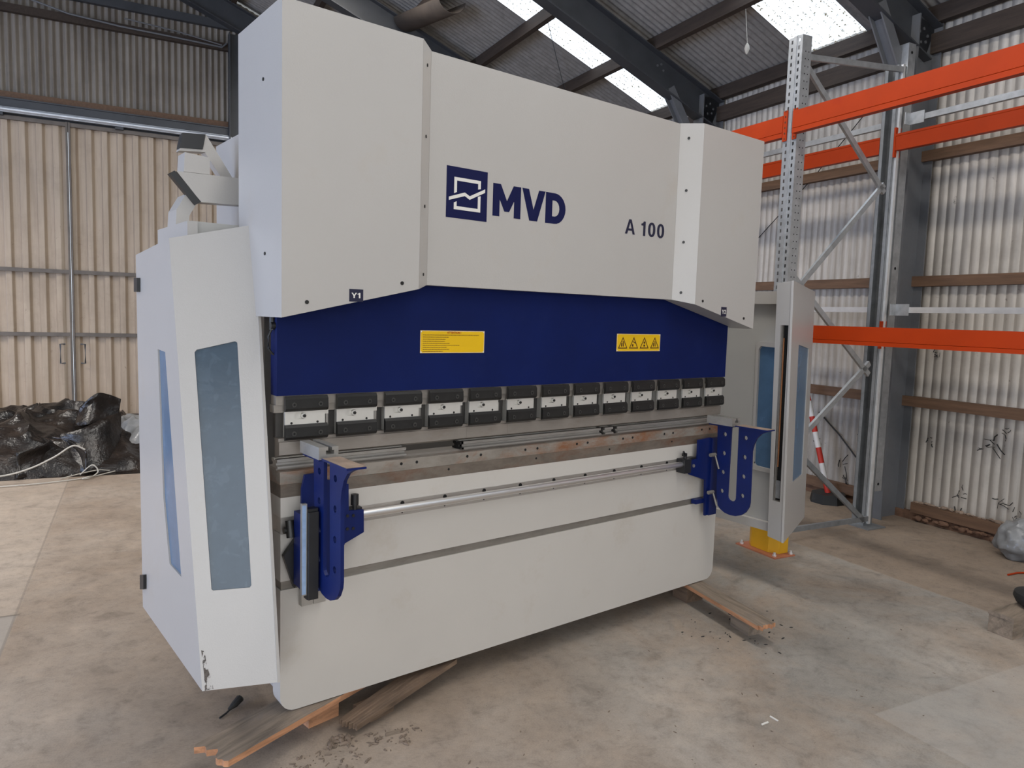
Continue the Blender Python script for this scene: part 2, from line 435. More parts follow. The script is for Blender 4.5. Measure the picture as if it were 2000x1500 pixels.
# left wall with open doorway, front wall with open doorway (daylight comes in)
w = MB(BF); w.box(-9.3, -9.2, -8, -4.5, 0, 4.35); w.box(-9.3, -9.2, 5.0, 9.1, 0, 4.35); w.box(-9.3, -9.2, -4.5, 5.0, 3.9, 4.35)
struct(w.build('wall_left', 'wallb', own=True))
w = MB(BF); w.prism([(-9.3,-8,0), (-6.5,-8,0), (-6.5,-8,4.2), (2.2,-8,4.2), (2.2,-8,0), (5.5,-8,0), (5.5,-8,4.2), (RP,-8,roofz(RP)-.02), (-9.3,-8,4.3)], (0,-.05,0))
struct(w.build('wall_front', 'wallb', own=True))

# roof, right slope with translucent strips, left slope
strips = [(-7.05,-6.38), (-4.65,-3.98), (-2.9,-2.23), (1.93,2.61), (4.33,5.0)]
edges = [-8.1]
for a, b_ in strips: edges += [a, b_]
edges.append(9.2)
for i in range(0, len(edges), 2):
    a, b_ = edges[i], edges[i+1]
    w = sine_sheet(BF, a, b_, 0, 1, .075, .010, lambda a, h, d: (5.60+(RP-5.60)*h, a, roofz(5.60+(RP-5.60)*h)+d))
    struct(w.build('ceiling', 'roof', own=True, smooth=True))
for i, (a, b_) in enumerate(strips):
    w = sine_sheet(BF, a-.0, b_+.0, 0, 1, .075, .010, lambda a, h, d: (5.58+(RP-5.58)*h, a, roofz(5.58+(RP-5.58)*h)+d+.004))
    struct(w.build('window_%d' % (i+1), 'sky', own=True, smooth=True))
lst = [(-8.1,-5.2), (-4.4,-1.2), (-.4,5.2), (6.0,9.2)]
for a, b_ in lst:
    w = MB(BF); w.quad([(RP, a, roofz(RP)), (RP, b_, roofz(RP)), (-9.4, b_, 4.3), (-9.4, a, 4.3)])
    struct(w.build('ceiling', 'roof', own=True))
for i, (a, b_) in enumerate([(-5.2,-4.4), (-1.2,-.4), (5.2,6.0)]):
    w = MB(BF); w.quad([(RP, a, roofz(RP)), (RP, b_, roofz(RP)), (-9.4, b_, 4.3), (-9.4, a, 4.3)])
    struct(w.build('window_%d' % (i+7), 'sky', own=True))
# ridge capping
# roof purlins (timber) run along q
nq0, nq1 = -8, 9.0
k = 0
for i, p in enumerate([5.38, 4.47, 3.56, 2.65, 1.74, .83, -.08, -.99, -1.9]):
    zt = roofz(p)-.012
    w = MB(BF); w.box(p-.035, p+.035, nq0, nq1, zt-.135, zt)
    struct(w.build('trim_%d' % (k+1), 'wood', own=True, bev=.004)); k += 1
# wall girts (timber) on the right wall
for z in (1.05, 2.06, 3.09, 3.93):
    w = MB(BF); w.box(PW-.075, PW-.012, nq0, 9.0, z-.085 if z < 3.5 else z-.06, z if z < 3.5 else z+.10)
    struct(w.build('trim_%d' % (k+1), 'woodl' if z < 3.5 else 'wood', own=True, bev=.003)); k += 1
# gable: upper girt, lintel timber over the doors
w = MB(BF); w.box(-9.2, .80, QB-.09, QB-.014, 5.30, 5.40); struct(w.build('trim_%d' % (k+1), 'wood', own=True)); k += 1
w = MB(BF); w.box(-9.2, .80, QB-.10, QB-.014, 4.215, 4.30); struct(w.build('trim_%d' % (k+1), 'woodl', own=True)); k += 1
w = MB(BF); w.box(-9.2, 1.0, QB-.085, QB-.014, 5.60, 5.71); struct(w.build('trim_%d' % (k+1), 'frame', own=True)); k += 1
# dark steel lintel + bright door track
w = MB(BF); w.box(-9.2, .80, QB-.15, QB-.02, 4.085, 4.21); w.box(-9.2, .80, QB-.17, QB-.02, 4.195, 4.212); struct(w.build('trim_%d' % (k+1), 'frame', own=True)); k += 1
w = MB(BF); w.box(-9.2, .80, QB-.20, QB-.14, 4.02, 4.085)
w.tube([W0 for W0 in ((-9.2, QB-.205, 4.052), (.80, QB-.205, 4.052))], .028, 10)
struct(w.build('trim_%d' % (k+1), 'track', own=True, smooth=True)); k += 1
# base timber and mortar along the right wall
w = MB(BF); w.box(PW-.05, PW+.06, nq0, 9.05, .0, .07); struct(w.build('baseboard_right', 'brick', own=True))
w = MB(BF); w.box(PW-.075, PW-.005, nq0, 1.17, .07, .155); struct(w.build('baseboard_right', 'woodl', own=True, bev=.004))
w = MB(BF); w.box(PW-.075, PW-.005, 1.45, 9, .07, .155); struct(w.build('baseboard_right', 'woodl', own=True, bev=.004))
def rubble(name, mt, z0, z1, p0, p1, q0, q1, n, s, label):
    mb = MB(BF)
    for i in range(n):
        q = q0+(q1-q0)*(i+random.random()*.8)/n; p = random.uniform(p0, p1); z = random.uniform(z0, z1); r = s*random.uniform(.6, 1.25)
        g = bmesh.ops.create_icosphere(mb.bm, subdivisions=2, radius=1)
        sc = (r*random.uniform(.5, .9), r*random.uniform(.9, 1.7), r*random.uniform(.5, .85)); sd = random.random()*99
        for v in g['verts']:
            k_ = 1+.35*noise.noise(v.co*1.7+Vector((sd, 0, 0)))
            v.co = Vector((p+v.co.x*sc[0]*k_, q+v.co.y*sc[1]*k_, max(.0, z+v.co.z*sc[2]*k_)))
    o = mb.build(name, mt, own=True, smooth=True); o['kind'] = 'stuff'; o['label'] = label; o['category'] = 'rubble'
    return o
rubble('brick_rubble', 'brick', .025, .05, PW-.09, PW-.04, -3.2, 1.15, 110, .03, 'rough brown brick rubble under the base timber of the right wall')
rubble('mortar_crumbs', 'stone', .158, .17, PW-.06, PW-.035, -3.2, 1.15, 120, .017, 'pale crumbling mortar line on top of the base timber')

# sliding doors in the gable
def slide_door(n, p0, p1, q, hside):
    s_ = sine_sheet(BF, p0, p1, .02, 3.97, .188, .021, lambda a, h, d: (a, q+.03+d, h), nper=25, profile='box')
    o = struct(s_.build('door_%d' % n, 'doorb', own=True))
    fr = MB(BF)
    fr.box(p0, p1, q-.03, q+.012, 3.945, 3.995); fr.box(p0, p1, q-.03, q+.012, .02, .08)
    for z in (2.01, 1.165): fr.box(p0, p1, q-.03, q+.012, z, z+.05)
    for p in (p0, p1): fr.box(p-.012, p+.012, q-.04, q+.03, .02, 4.0)
    fr.build('door_frame', 'frameb', o)
    h = MB(BF); hp = p1-.13 if hside > 0 else p0+.13
    h.tube([(hp-.05*hside*-1, q-.01, 1.06), (hp, q-.06, 1.06), (hp, q-.06, .80), (hp+.05*hside, q-.01, .80)], .011, 8)
    h.build('door_handle', 'framel', o, smooth=True)
    # hangers under the track
    for fp in (.3, .75):
        hb = MB(BF); p = p0+(p1-p0)*fp; hb.box(p-.05, p+.05, q-.09, q-.02, 3.98, 4.05); hb.build('door_hanger', 'frame', o)
    return o
slide_door(1, -4.2, -1.253, QB-.10, 1)
slide_door(2, -1.223, .745, QB-.10, -1)
# the latch bar on the left leaf
# steel portal frames -------------------------------------------------------
def portal(q, label, brace=True, gable=False):
    t = thing('portal_frame', label, 'steel frame', W(PW-.2, q, 0), BF, 'steel portal frames')
    fl, tk = .075, .010
    def ibar(a, b_, h, up, wdt=.075):
        a = Vector(a); b_ = Vector(b_); up = Vector(up).normalized()
        mb = MB(BF)
        mb.beam(a, b_, tk, h, up)
        mb.beam(a+up*h/2, b_+up*h/2, wdt*2, .013, up); mb.beam(a-up*h/2, b_-up*h/2, wdt*2, .013, up)
        return mb
    cx = PW-.03-.15
    c = ibar((cx, q, 0), (cx, q, 4.12), .29, (1,0,0)); c.build('column', 'framel' if not gable else 'frame', t)
    nrm = Vector((.4, 0, 1)).normalized()
    def rp(p): return Vector((p, q, roofz(p)-.145)) - nrm*.16
    rf = ibar(rp(5.42), rp(RP), .30, nrm); r_ = rf.build('rafter', 'frame', t)
    rf = ibar(rp(RP)+Vector((0,0,0)), Vector((-9.2, q, 4.0)), .30, Vector((-.4,0,1))); rf.build('rafter', 'frame', t)
    if brace:
        kb = MB(BF); a = Vector((4.68, q, 4.12)); b_ = Vector((5.13, q, 3.45))
        d = (b_-a).normalized(); sd = d.cross(Vector((0,1,0)))
        kb.beam(a, b_, .11, .012, sd); kb.beam(a-sd*.05, b_-sd*.05, .11, .012, sd) if False else None
        kb.beam(a+Vector((0,-.052,0)), b_+Vector((0,-.052,0)), .012, .09, sd); kb.beam(a+Vector((0,.052,0)), b_+Vector((0,.052,0)), .012, .09, sd)
        kb.build('knee_brace', 'framel', t)
    for dp, dz in ((.02,0), (.07,.03), (.12,-.02), (.04,-.08), (.1,-.07), (-.6,.27), (-.63,.33), (-.68,.31)):
        bo = MB(BF); bo.disc((5.2+dp, q-.006, 4.02+dz), (0,-1,0), .012, .008, 10); bo.build('bolt', 'framel', t)
    return t
portal(1.33, 'grey steel portal frame whose column stands behind the orange rack')
portal(3.83, 'grey steel portal frame beside the long rooflight strip, meeting the wall left of the rack')
portal(6.40, 'dark steel portal frame whose rafter shows just above the machine top edge', brace=False)
g_ = portal(8.86, 'dark steel gable frame at the top left above the sliding doors', brace=False, gable=True)
c = MB(BF); 
c.box(.76, .775, 8.74, 8.90, 0, 5.50); c.box(.90, .915, 8.74, 8.90, 0, 5.45); c.box(.775, .90, 8.81, 8.825, 0, 5.5); c.build('gable_post', 'frame', g_)

# ================================================================ PRESS BRAKE
pb = thing('press_brake', 'big grey-white press brake with blue ram and black tool clamps', 'press brake', (1.3, 0, .12))
ZB = .12
# ---- bed front panel with round lower corners
def rrect_bottom(x0, x1, z0, z1, r, y, n=6):
    pts = [(x1, y, z1), (x0, y, z1)]
    pts += [(x0+r-r*math.cos(a), y, z0+r-r*math.sin(a)) for a in [PI/2*i/n for i in range(n+1)]]
    pts += [(x1-r+r*math.sin(a), y, z0+r-r*math.cos(a)) for a in [PI/2*i/n for i in range(n+1)]]
    return pts
b = MB(); b.prism(rrect_bottom(0, 2.6, ZB, .592, .06, 0), (0,.075,0)); b.box(0, 2.6, .0, .075, .625, .803); b.box(0, 2.6, 0, .075, .865, .938)
b.build('bed_panel', 'paintbed', pb)
b = MB(); b.box(.004, 2.596, .006, .075, .592, .625); b.build('lower_rail', 'rail', pb)
b = MB(); b.box(.002, 2.598, .004, .075, .803, .865); b.mark()
for i in range(13): b.disc((.095+.2045*i, .0035, .812), (0,-1,0), .003, .001, 8)
b.mi(1); rl = b.build('upper_rail', ['railhi', 'hole'], pb)
for i in range(13):
    b = MB(); b.disc((.095+.2045*i, .0035, .852), (0,-1,0), .0085, .003, 12); b.build('rail_bolt', 'hole', rl)
b = MB(); b.cyl((.25, -.034, .842), (2.25, -.034, .842), .0155, 20); b.build('guide_rod', 'chrome', pb, smooth=True)
# bed body behind
for x in (.05, 2.49):
    b = MB(); b.prism([(x, .075, ZB), (x, .92, ZB), (x, .92, 2.333), (x, .31, 2.333), (x, .31, 1.0), (x, .075, 1.0)], (.06,0,0)); b.build('side_frame', 'paint', pb)
b = MB(); b.box(.11, 2.49, .075, .28, .3, .93); b.build('bed_body', 'paintin', pb)
b = MB(); b.box(.11, 2.49, .80, .86, .3, 2.2); b.build('rear_panel', 'paintin', pb)
# ---- die table (rusty)
m_, nt, bs = newmat('rusty_ground_steel'); M['rust'] = m_
co = texco(nt, (1, 2.5, 2.5)); n1 = noise_(nt, co, 5, 8, .7); n2 = noise_(nt, co, 2.2, 8, .75, .4)
cc = ramp(nt, n1, ((.3, (.19,.165,.14)), (.6, (.30,.27,.235))))
ff = ramp(nt, n2, ((.47, (0,0,0)), (.64, (.9,.9,.9)))); cc = mix(nt, ff, cc, (.23,.09,.034))
nt.links.new(cc, bs.inputs['Base Color']); bs.inputs['Roughness'].default_value = .5; bs.inputs['Metallic'].default_value = .35; bump(nt, bs, n1, .2, .002)
m_, nt, bs = newmat('rusty_dark_steel'); M['rustd'] = m_
co = texco(nt, (1, 2.5, 2.5)); n1 = noise_(nt, co, 6, 8, .7); n2 = noise_(nt, co, 3, 8, .75, .4)
cc = ramp(nt, n1, ((.3, (.105,.085,.068)), (.6, (.17,.14,.115))))
ff = ramp(nt, n2, ((.50, (0,0,0)), (.70, (.8,.8,.8)))); cc = mix(nt, ff, cc, (.13,.052,.022))
nt.links.new(cc, bs.inputs['Base Color']); bs.inputs['Roughness'].default_value = .55; bs.inputs['Metallic'].default_value = .3; bump(nt, bs, n1, .25, .002)
h = MB(); h.box(.0, 2.6, .006, .14, .985, 1.031); h.bevel(.0015).mark()
for i in range(8):
    for dx in (0, .072): h.disc((.175+.3225*i+dx, .0055, 1.013), (0,-1,0), .006, .0015, 10)
h.mi(1); h.build('die_table_upper_bar', ['rust', 'hole'], pb)
h = MB(); h.box(.0, 2.6, .0, .14, .938, .985); h.bevel(.0015).mark()
for i in range(5): h.disc((.24+.482*i, -.0005, .968), (0,-1,0), .005, .0015, 10)
h.mi(1); h.build('die_table_lower_bar', ['rustd', 'hole'], pb)
# ---- bottom dies on the table
b = MB(); b.box(0, 2.6, .045, .12, 1.031, 1.040); b.build('die_holder', 'toolst', pb)
def die(x0, x1, mt='steel'):
    prof = [(.030,1.040), (.030,1.047), (.046,1.050), (.046,1.058), (.034,1.062), (.034,1.073), (.055,1.073), (.062,1.067), (.069,1.073), (.09,1.073), (.09,1.062), (.078,1.058), (.078,1.050), (.094,1.047), (.094,1.040)]
    mb = MB(); mb.prism([(x0, y, z) for y, z in prof], (x1-x0, 0, 0)); return mb.build('bottom_die', mt, pb)
die(0, .535); die(.808, 1.655); die(1.682, 1.742); die(1.772, 2.60)
for x in (.800, 1.662, 1.748): die(x, x+.018 if x < 1 else x+.012, 'black')
# ---- ram
b = MB(); b.box(-.014, 2.614, 0.0, .06, 1.310, 1.80); b.box(-.012, 2.612, .002, .06, 1.80, 2.3)
b.build('ram', 'blue', pb, bev=.002)
b = MB(); b.box(-.013, 2.612, .012, .06, 1.2750, 1.3095); b.box(-.018, 2.618, .018, .06, 1.2472, 1.2748); b.build('clamp_rail', 'toolst', pb, bev=.001)
b = MB(); b.box(.0, 2.61, .052, .075, 1.15, 1.247); b.build('intermediate_plate', 'recess', pb)
# punch in four sections, flat face with sloping tip
def punch(x0, x1):
    prof = [(.022,1.152), (.022,1.140), (.014,1.139), (.014,1.092), (.055,1.078), (.060,1.078), (.060,1.152)]
    mb = MB(); mb.prism([(x0, y, z) for y, z in prof], (x1-x0, 0, 0)); return mb.build('punch', 'toolst', pb)
for a, b_ in ((0, .82), (.8205, 1.04), (1.0405, 1.875), (1.8755, 2.61)): punch(a, b_)
# ---- 13 tool clamps
def jaw_mb(x0, x1, z0, z1):
    prof = [(.002,z1), (-.004,z1), (-.012,z1-.010), (-.014,z0+.012), (-.010,z0+.004), (-.002,z0), (.002,z0)]
    mb = MB(); mb.prism([(x0, y, z) for y, z in prof], (x1-x0, 0, 0)); return mb
def screw_mb(x, y, z, r):
    mb = MB(); mb.tube([(x, y, z), (x, y-.0025, z)], r, 14); return mb
for i in range(13):
    x0 = .0137+.202*i; x1 = x0+.162
    if i in (1, 2, 3, 4): x0 -= .003; x1 -= .001
    cl = MB(); prof_h = [(x0+.002, .0, 1.194), (x1-.008, .0, 1.194), (x1-.008, .0, 1.252), (x0+.002, .0, 1.252)]
    cxs = x0+.073; slot = circ(cxs, 1.234, .0115, .0, 8, -PI/2, PI/2)+circ(cxs-.024, 1.234, .0115, .0, 8, PI/2, 3*PI/2)
    cl.prism(prof_h, (0, .010, 0), [slot[::-1]])
    cl.box(x0+.014, x1-.030, .0095, .05, 1.150, 1.300)
    c = cl.build('tool_clamp', 'plate', pb)
    for z0, z1 in ((1.251, 1.307), (1.147, 1.2035)):
        j = jaw_mb(x0, x1, z0, z1).build('clamp_jaw', 'black', c, bev=.0025)
    for z in (1.277, 1.172):
        for dx in (.031, .131):
            sc = MB(); sc.tube([(x0+dx, -.0125, z), (x0+dx, -.0160, z)], .0090, 14); sc.mark(); sc.tube([(x0+dx, -.0155, z), (x0+dx, -.0168, z)], .0045, 6); sc.mi(1)
            sc.build('socket_screw', ['screwb', 'hole'], c)
    sc = MB(); sc.tube([(cxs, .012, 1.234), (cxs, -.003, 1.234)], .0105, 16); sc.mark(); sc.tube([(cxs, -.002, 1.234), (cxs, -.007, 1.234)], .0065, 6); sc.mi(1); sc.build('adjuster_screw', ['plate', 'black'], c)
    for dx in (.026, .125):
        sc = MB(); sc.disc((x0+dx, -.0002, 1.209), (0,-1,0), .0045, .0008, 10); sc.build('set_screw', 'black', c)
    if i < 4:
        tb_ = MB(); tb_.box(x1-.008, x1+.008, .006, .02, 1.236, 1.252); tb_.build('wedge_tab', 'plate', c)
for i in range(12):
    x = .0137+.202*i+.166
    b = MB(); b.box(x+.004, x+.014, .03, .05, 1.155, 1.235); b.build('punch_spacer', 'plate' if i in (6, 7, 8) else 'steel', pb)

# ---- covers
YC, YP, ZT = -.1406, -.0571, 2.6186
XL0, XL1, XP0, XP1, XR0, XR1 = -.0505, .4764, .5623, 2.0377, 2.1236, 2.6505
ZO, ZQ, ZP = 1.5904, 1.7097, 1.7303
def hollow(mb, x0, x1): pass
c = MB()
c.prism([(XL0,YC,ZO), (XL1,YC,ZQ), (XL1,YC,ZT), (XL0,YC,ZT)], (0,.132,0))
c.prism([(XL0,YC+.132,ZO), (XL0,.296,ZO), (XL0,.296,ZT), (XL0,YC+.132,ZT)], (.012,0,0))
c.prism([(XL1,YC,ZQ), (XP0,YP,ZP), (XP0,-.0086,ZP), (XL1,-.0086,ZQ)], (0,0,ZT-ZQ)) if False else None
cvl = c.build('left_cover', 'paint', pb)
def chamfer(name, xa, xb):
    c = MB(); c.loft([(xa,YC,ZQ), (xb,YP,ZP), (xb,-.0086,ZP), (xa,-.0086,ZQ)], [(xa,YC,ZT), (xb,YP,ZT), (xb,-.0086,ZT), (xa,-.0086,ZT)])
    return c.build(name, 'paint', pb)
chl = chamfer('left_cover_flange', XL1+.0005, XP0-.0005); chr_ = chamfer('right_cover_flange', XR0-.0005, XP1+.0012)
c = MB(); c.prism([(XP0,YP,ZP), (XP1,YP,ZP), (XP1,YP,ZT-.002), (XP0,YP,ZT-.002)], (0,.048,0)); cvc = c.build('centre_cover', 'paint', pb)
c = MB(); c.prism([(XR0,YC,ZQ), (XR1,YC,ZO), (XR1,YC,ZT), (XR0,YC,ZT)], (0,.132,0))
c.prism([(XR1-.012,YC+.132,ZO), (XR1-.012,.296,ZO), (XR1-.012,.296,ZT), (XR1-.012,YC+.132,ZT)], (.012,0,0)); cvr = c.build('right_cover', 'paint', pb)
c = MB(); c.box(.13, 2.47, .10, .30, 1.9, 2.32); c.build('upper_body', 'paint', pb)
# cover bolts
def bolts(pts, n, parent, r=.007):
    for p in pts:
        mb = MB(); mb.disc(p, n, r, .003, 10); mb.build('cover_bolt', 'black', parent)
bolts([(.404,YC,1.728), (.037,YC,1.645)], (0,-1,0), cvl)
bolts([(2.185,YC,1.729), (2.555,YC,1.647)], (0,-1,0), cvr)
bolts([(XL0,.03,2.399), (XL0,.015,1.809)], (-1,0,0), cvl, .006)
nl = Vector((.0835,-.0859,0)).normalized(); ml_ = Vector(((XL1+XP0)/2, (YC+YP)/2, 0))
bolts([ml_+Vector((0,0,z)) for z in (2.545, 2.285, 2.025, 1.768)], nl, chl, .006)
mr_ = Vector(((XR0+XP1)/2-.01, (YC+YP)/2+.01, 0)); nr = Vector((-.0835,-.0859,0)).normalized()
bolts([mr_+Vector((0,0,z)) for z in (2.545, 2.285, 2.025, 1.768)], nr, chr_, .007)
# dark seam where the right flange meets the centre cover is the 1 mm joint itself
# ---- emblem
yl = YP
def LZ(un, vn): return (.643+.1995*un, yl-.0012, 2.2035-.2005*vn)
b = MB(); b.prism([(.643,yl-.0009,2.2035), (.8425,yl-.0009,2.2035), (.8425,yl-.0009,2.003), (.643,yl-.0009,2.003)], (0,.0009,0)); em = b.build('emblem', 'navy', cvc)
b = MB(); T = .066
def poly(mb, pts): mb.prism([LZ(*p) for p in pts], (0, -.0006, 0))
poly(b, [(.18,.20), (.83,.20), (.83,.36), (.83-T,.375), (.83-T,.20+T), (.18+T,.20+T), (.18+T,.49), (.18,.52)])
poly(b, [(.18,.70), (.18+T,.67), (.18+T,.83-T), (.83-T,.83-T), (.83-T,.52), (.83,.50), (.83,.83), (.18,.83)])
poly(b, [(.06,.600), (.44,.475), (.56,.535), (.94,.350), (.94,.420), (.56,.605), (.44,.545), (.06,.665)])
b.build('emblem_mark', 'vwhite', em)
# ---- letters MVD
z0, z1 = 2.033, 2.166; H = z1-z0
def L(mb, pts, ox, wx, holes=()):
    f_ = lambda p: (ox+wx*p[0], yl-.0009, z0+H*p[1])
    mb.prism([f_(p) for p in pts], (0, .0009, 0), [[f_(p) for p in h_] for h_ in holes])
b = MB(); L(b, [(0,0), (0,1), (.27,1), (.50,.50), (.73,1), (1,1), (1,0), (.76,0), (.76,.53), (.585,.17), (.415,.17), (.24,.53), (.24,0)], .872, .148); b.build('letter_m', 'navy', cvc)
b = MB(); L(b, [(0,1), (.33,0), (.67,0), (1,1), (.72,1), (.50,.36), (.28,1)], 1.027, .130); b.build('letter_v', 'navy', cvc)
outer = [(0,0), (0,1), (.45,1)]+[(.45+.55*math.sin(a), .5+.5*math.cos(a)) for a in [PI*i/14 for i in range(1, 14)]]+[(.45,0)]
inner = [(.33,.24), (.45,.24)]+[(.45+.24*math.sin(a), .5-.26*math.cos(a)) for a in [PI*i/8 for i in range(1, 8)]]+[(.45,.76), (.33,.76)]
b = MB(); L(b, outer, 1.160, .118, [inner]); b.build('letter_d', 'navy', cvc)
# stroke-built glyphs in a unit box (x 0..w, z 0..1): list of (outline, holes), width
def oval(cx, cz, rx, rz, n=20): return [(cx+rx*math.cos(2*PI*i/n), cz+rz*math.copysign(abs(math.sin(2*PI*i/n))**.82, math.sin(2*PI*i/n))) for i in range(n)]
GL = {'A': ([([(0,0), (.29,1), (.47,1), (.76,0), (.59,0), (.53,.23), (.23,.23), (.17,0)], [[(.27,.38), (.49,.38), (.38,.78)]])], .76),
      '1': ([([(.18,0), (.18,.70), (.0,.70), (.0,.83), (.13,.87), (.22,1), (.38,1), (.38,0)], [])], .42),
      '0': ([(oval(.29,.5,.29,.51), [oval(.29,.5,.105,.345)])], .58),
      'Y': ([([(.28,0), (.28,.40), (0,1), (.19,1), (.37,.57), (.55,1), (.74,1), (.46,.40), (.46,0)], [])], .74),
      '2': ([([(0,0), (0,.14), (.30,.48), (.38,.64), (.36,.80), (.27,.86), (.19,.80), (.17,.66), (.02,.66), (.04,.86), (.14,.98), (.28,1.01), (.44,.96), (.53,.82), (.53,.60), (.44,.44), (.22,.16), (.54,.16), (.54,0)], [])], .56)}
def glyph(ch, x, z, h, y, sx=1, th=.0008):
    mb = MB(); f_ = lambda p: (x+p[0]*h*sx, y, z+p[1]*h)
    for o_, hs in GL[ch][0]: mb.prism([f_(p) for p in o_], (0, th, 0), [[f_(p) for p in h_] for h_ in hs])
    return mb
mn = mat('near_black_vinyl', (.006,.007,.028), .45, 0, .04)
for ch, xx in (('A', 1.668), ('1', 1.782), ('0', 1.832), ('0', 1.899)): glyph(ch, xx, 2.034, .0705, yl-.0009, 1.32 if ch == '0' else (1.30 if ch == 'A' else 1.15)).build('letter_'+{'A':'a','1':'one','0':'zero'}[ch], mn, cvc)
# Y1 / Y2 tags
def axis_tag(txt, x0, x1, z0, z1, par):
    b = MB(); b.box(x0, x1, YC-.001, YC, z0, z1); o = b.build('axis_tag', mn, par)
    W_ = x1-x0; H_ = z1-z0; h = H_*.42; z = z0+H_*.29; sx = W_*.70/(h*(.74+.10+.48))
    mb = MB(); x = x0+W_*.15
    glyph_parts = []
    for ch in txt:
        g_m = glyph(ch, x, z, h, YC-.0016, sx, .0005); g_m.build('axis_letter', 'vwhite', o); x += (GL[ch][1]+.08)*h*sx
axis_tag('Y1', .193, .247, 1.653, 1.697, cvl); axis_tag('Y2', 2.347, 2.395, 1.653, 1.704, cvr)
# ---- yellow plates on the ram
def sign(x0, x1, z0, z1):
    b = MB(); b.box(x0, x1, -.0012, 0, z0, z1); o = b.build('warning_plate', 'signy', pb)
    for x in (x0+.004, x1-.004):
        for z in (z0+.004, z1-.004):
            r_ = MB(); r_.disc((x, -.0012, z), (0,-1,0), .0032, .0008, 8); r_.build('rivet', 'vwhite', o)
    fr = MB(); y = -.0016
    for a in ((x0+.002, x1-.002, z0+.001, z0+.0022), (x0+.002, x1-.002, z1-.0022, z1-.001), (x0+.001, x0+.0022, z0, z1), (x1-.0022, x1-.001, z0, z1)): fr.box(a[0], a[1], y, y+.0004, a[2], a[3])
    fr.build('plate_border', 'vwhite', o)
    return o
s1 = sign(.571, .889, 1.459, 1.551)
t_ = text_mb('ATTENTION !', .012, .571+.127, 1.539, -.0018, bold=.0003, depth=.0004, sx=.95)
mr = mat('dark_red_print', (.35,.03,.0), .5); t_.build('heading', mr, s1)
b = MB(); zz = 1.532; ends = (.91, .43, .38, .37, .44, .60, .40, .44, .34)
for i, e in enumerate(ends):
    x = .571+.012
    while x < .571+.318*e:
        wl = random.uniform(.004, .012); b.box(x, min(x+wl, .571+.318*e), -.0016, -.0012, zz, zz+.0022); x += wl+.0016
    zz -= .0084
b.build('small_print', 'ink', s1)
s2 = sign(1.704, 2.030, 1.461, 1.549)
b = MB()
for i in range(4):
    cx_ = 1.704+.326*(.135+.245*i); zb_, zt_ = 1.475, 1.534; hw = .034; y = -.0017
    o_ = [(cx_-hw, y, zb_), (cx_+hw, y, zb_), (cx_, y, zt_)]; k2 = .76; cz = zb_+(zt_-zb_)/3
    i_ = [(cx_+(p[0]-cx_)*k2, y, cz+(p[2]-cz)*k2) for p in o_]
    b.prism(o_, (0, .0004, 0), [i_[::-1]])
    if i in (0, 3): b.box(cx_-.012, cx_-.004, y, y+.0004, zb_+.010, zb_+.028); b.prism([(cx_+.002, y, zb_+.010), (cx_+.008, y, zb_+.010), (cx_+.004, y, zb_+.038), (cx_-.002, y, zb_+.038)], (0,.0004,0))
    if i == 1: b.box(cx_-.012, cx_-.002, y, y+.0004, zb_+.010, zb_+.022); b.prism([(cx_-.006, y, zb_+.038), (cx_-.006, y, zb_+.033), (cx_+.014, y, zb_+.024), (cx_+.014, y, zb_+.029)], (0,.0004,0))
    if i == 2: b.prism(circ(cx_, zb_+.030, .006, y, 10), (0,.0004,0)); b.box(cx_-.006, cx_+.006, y, y+.0004, zb_+.010, zb_+.020)
b.build('hazard_triangles', 'ink', s2)
plab(s1, 'yellow plate with a heading and lines of small print'); plab(s2, 'yellow plate with four hazard triangles')
# small hydraulic fitting left of the ram
b = MB(); b.cyl((-.02, .03, 1.545), (-.02, .03, 1.600), .010); b.cyl((-.03,.02,1.56), (-.005,.02,1.56), .012)
b.tube([(-.02,.03,1.55), (-.034,.03,1.52), (-.034,.03,1.48), (-.02,.03,1.46), (-.005,.03,1.452)], .004, 8); b.build('hose_fitting', 'blackp', pb, smooth=True)

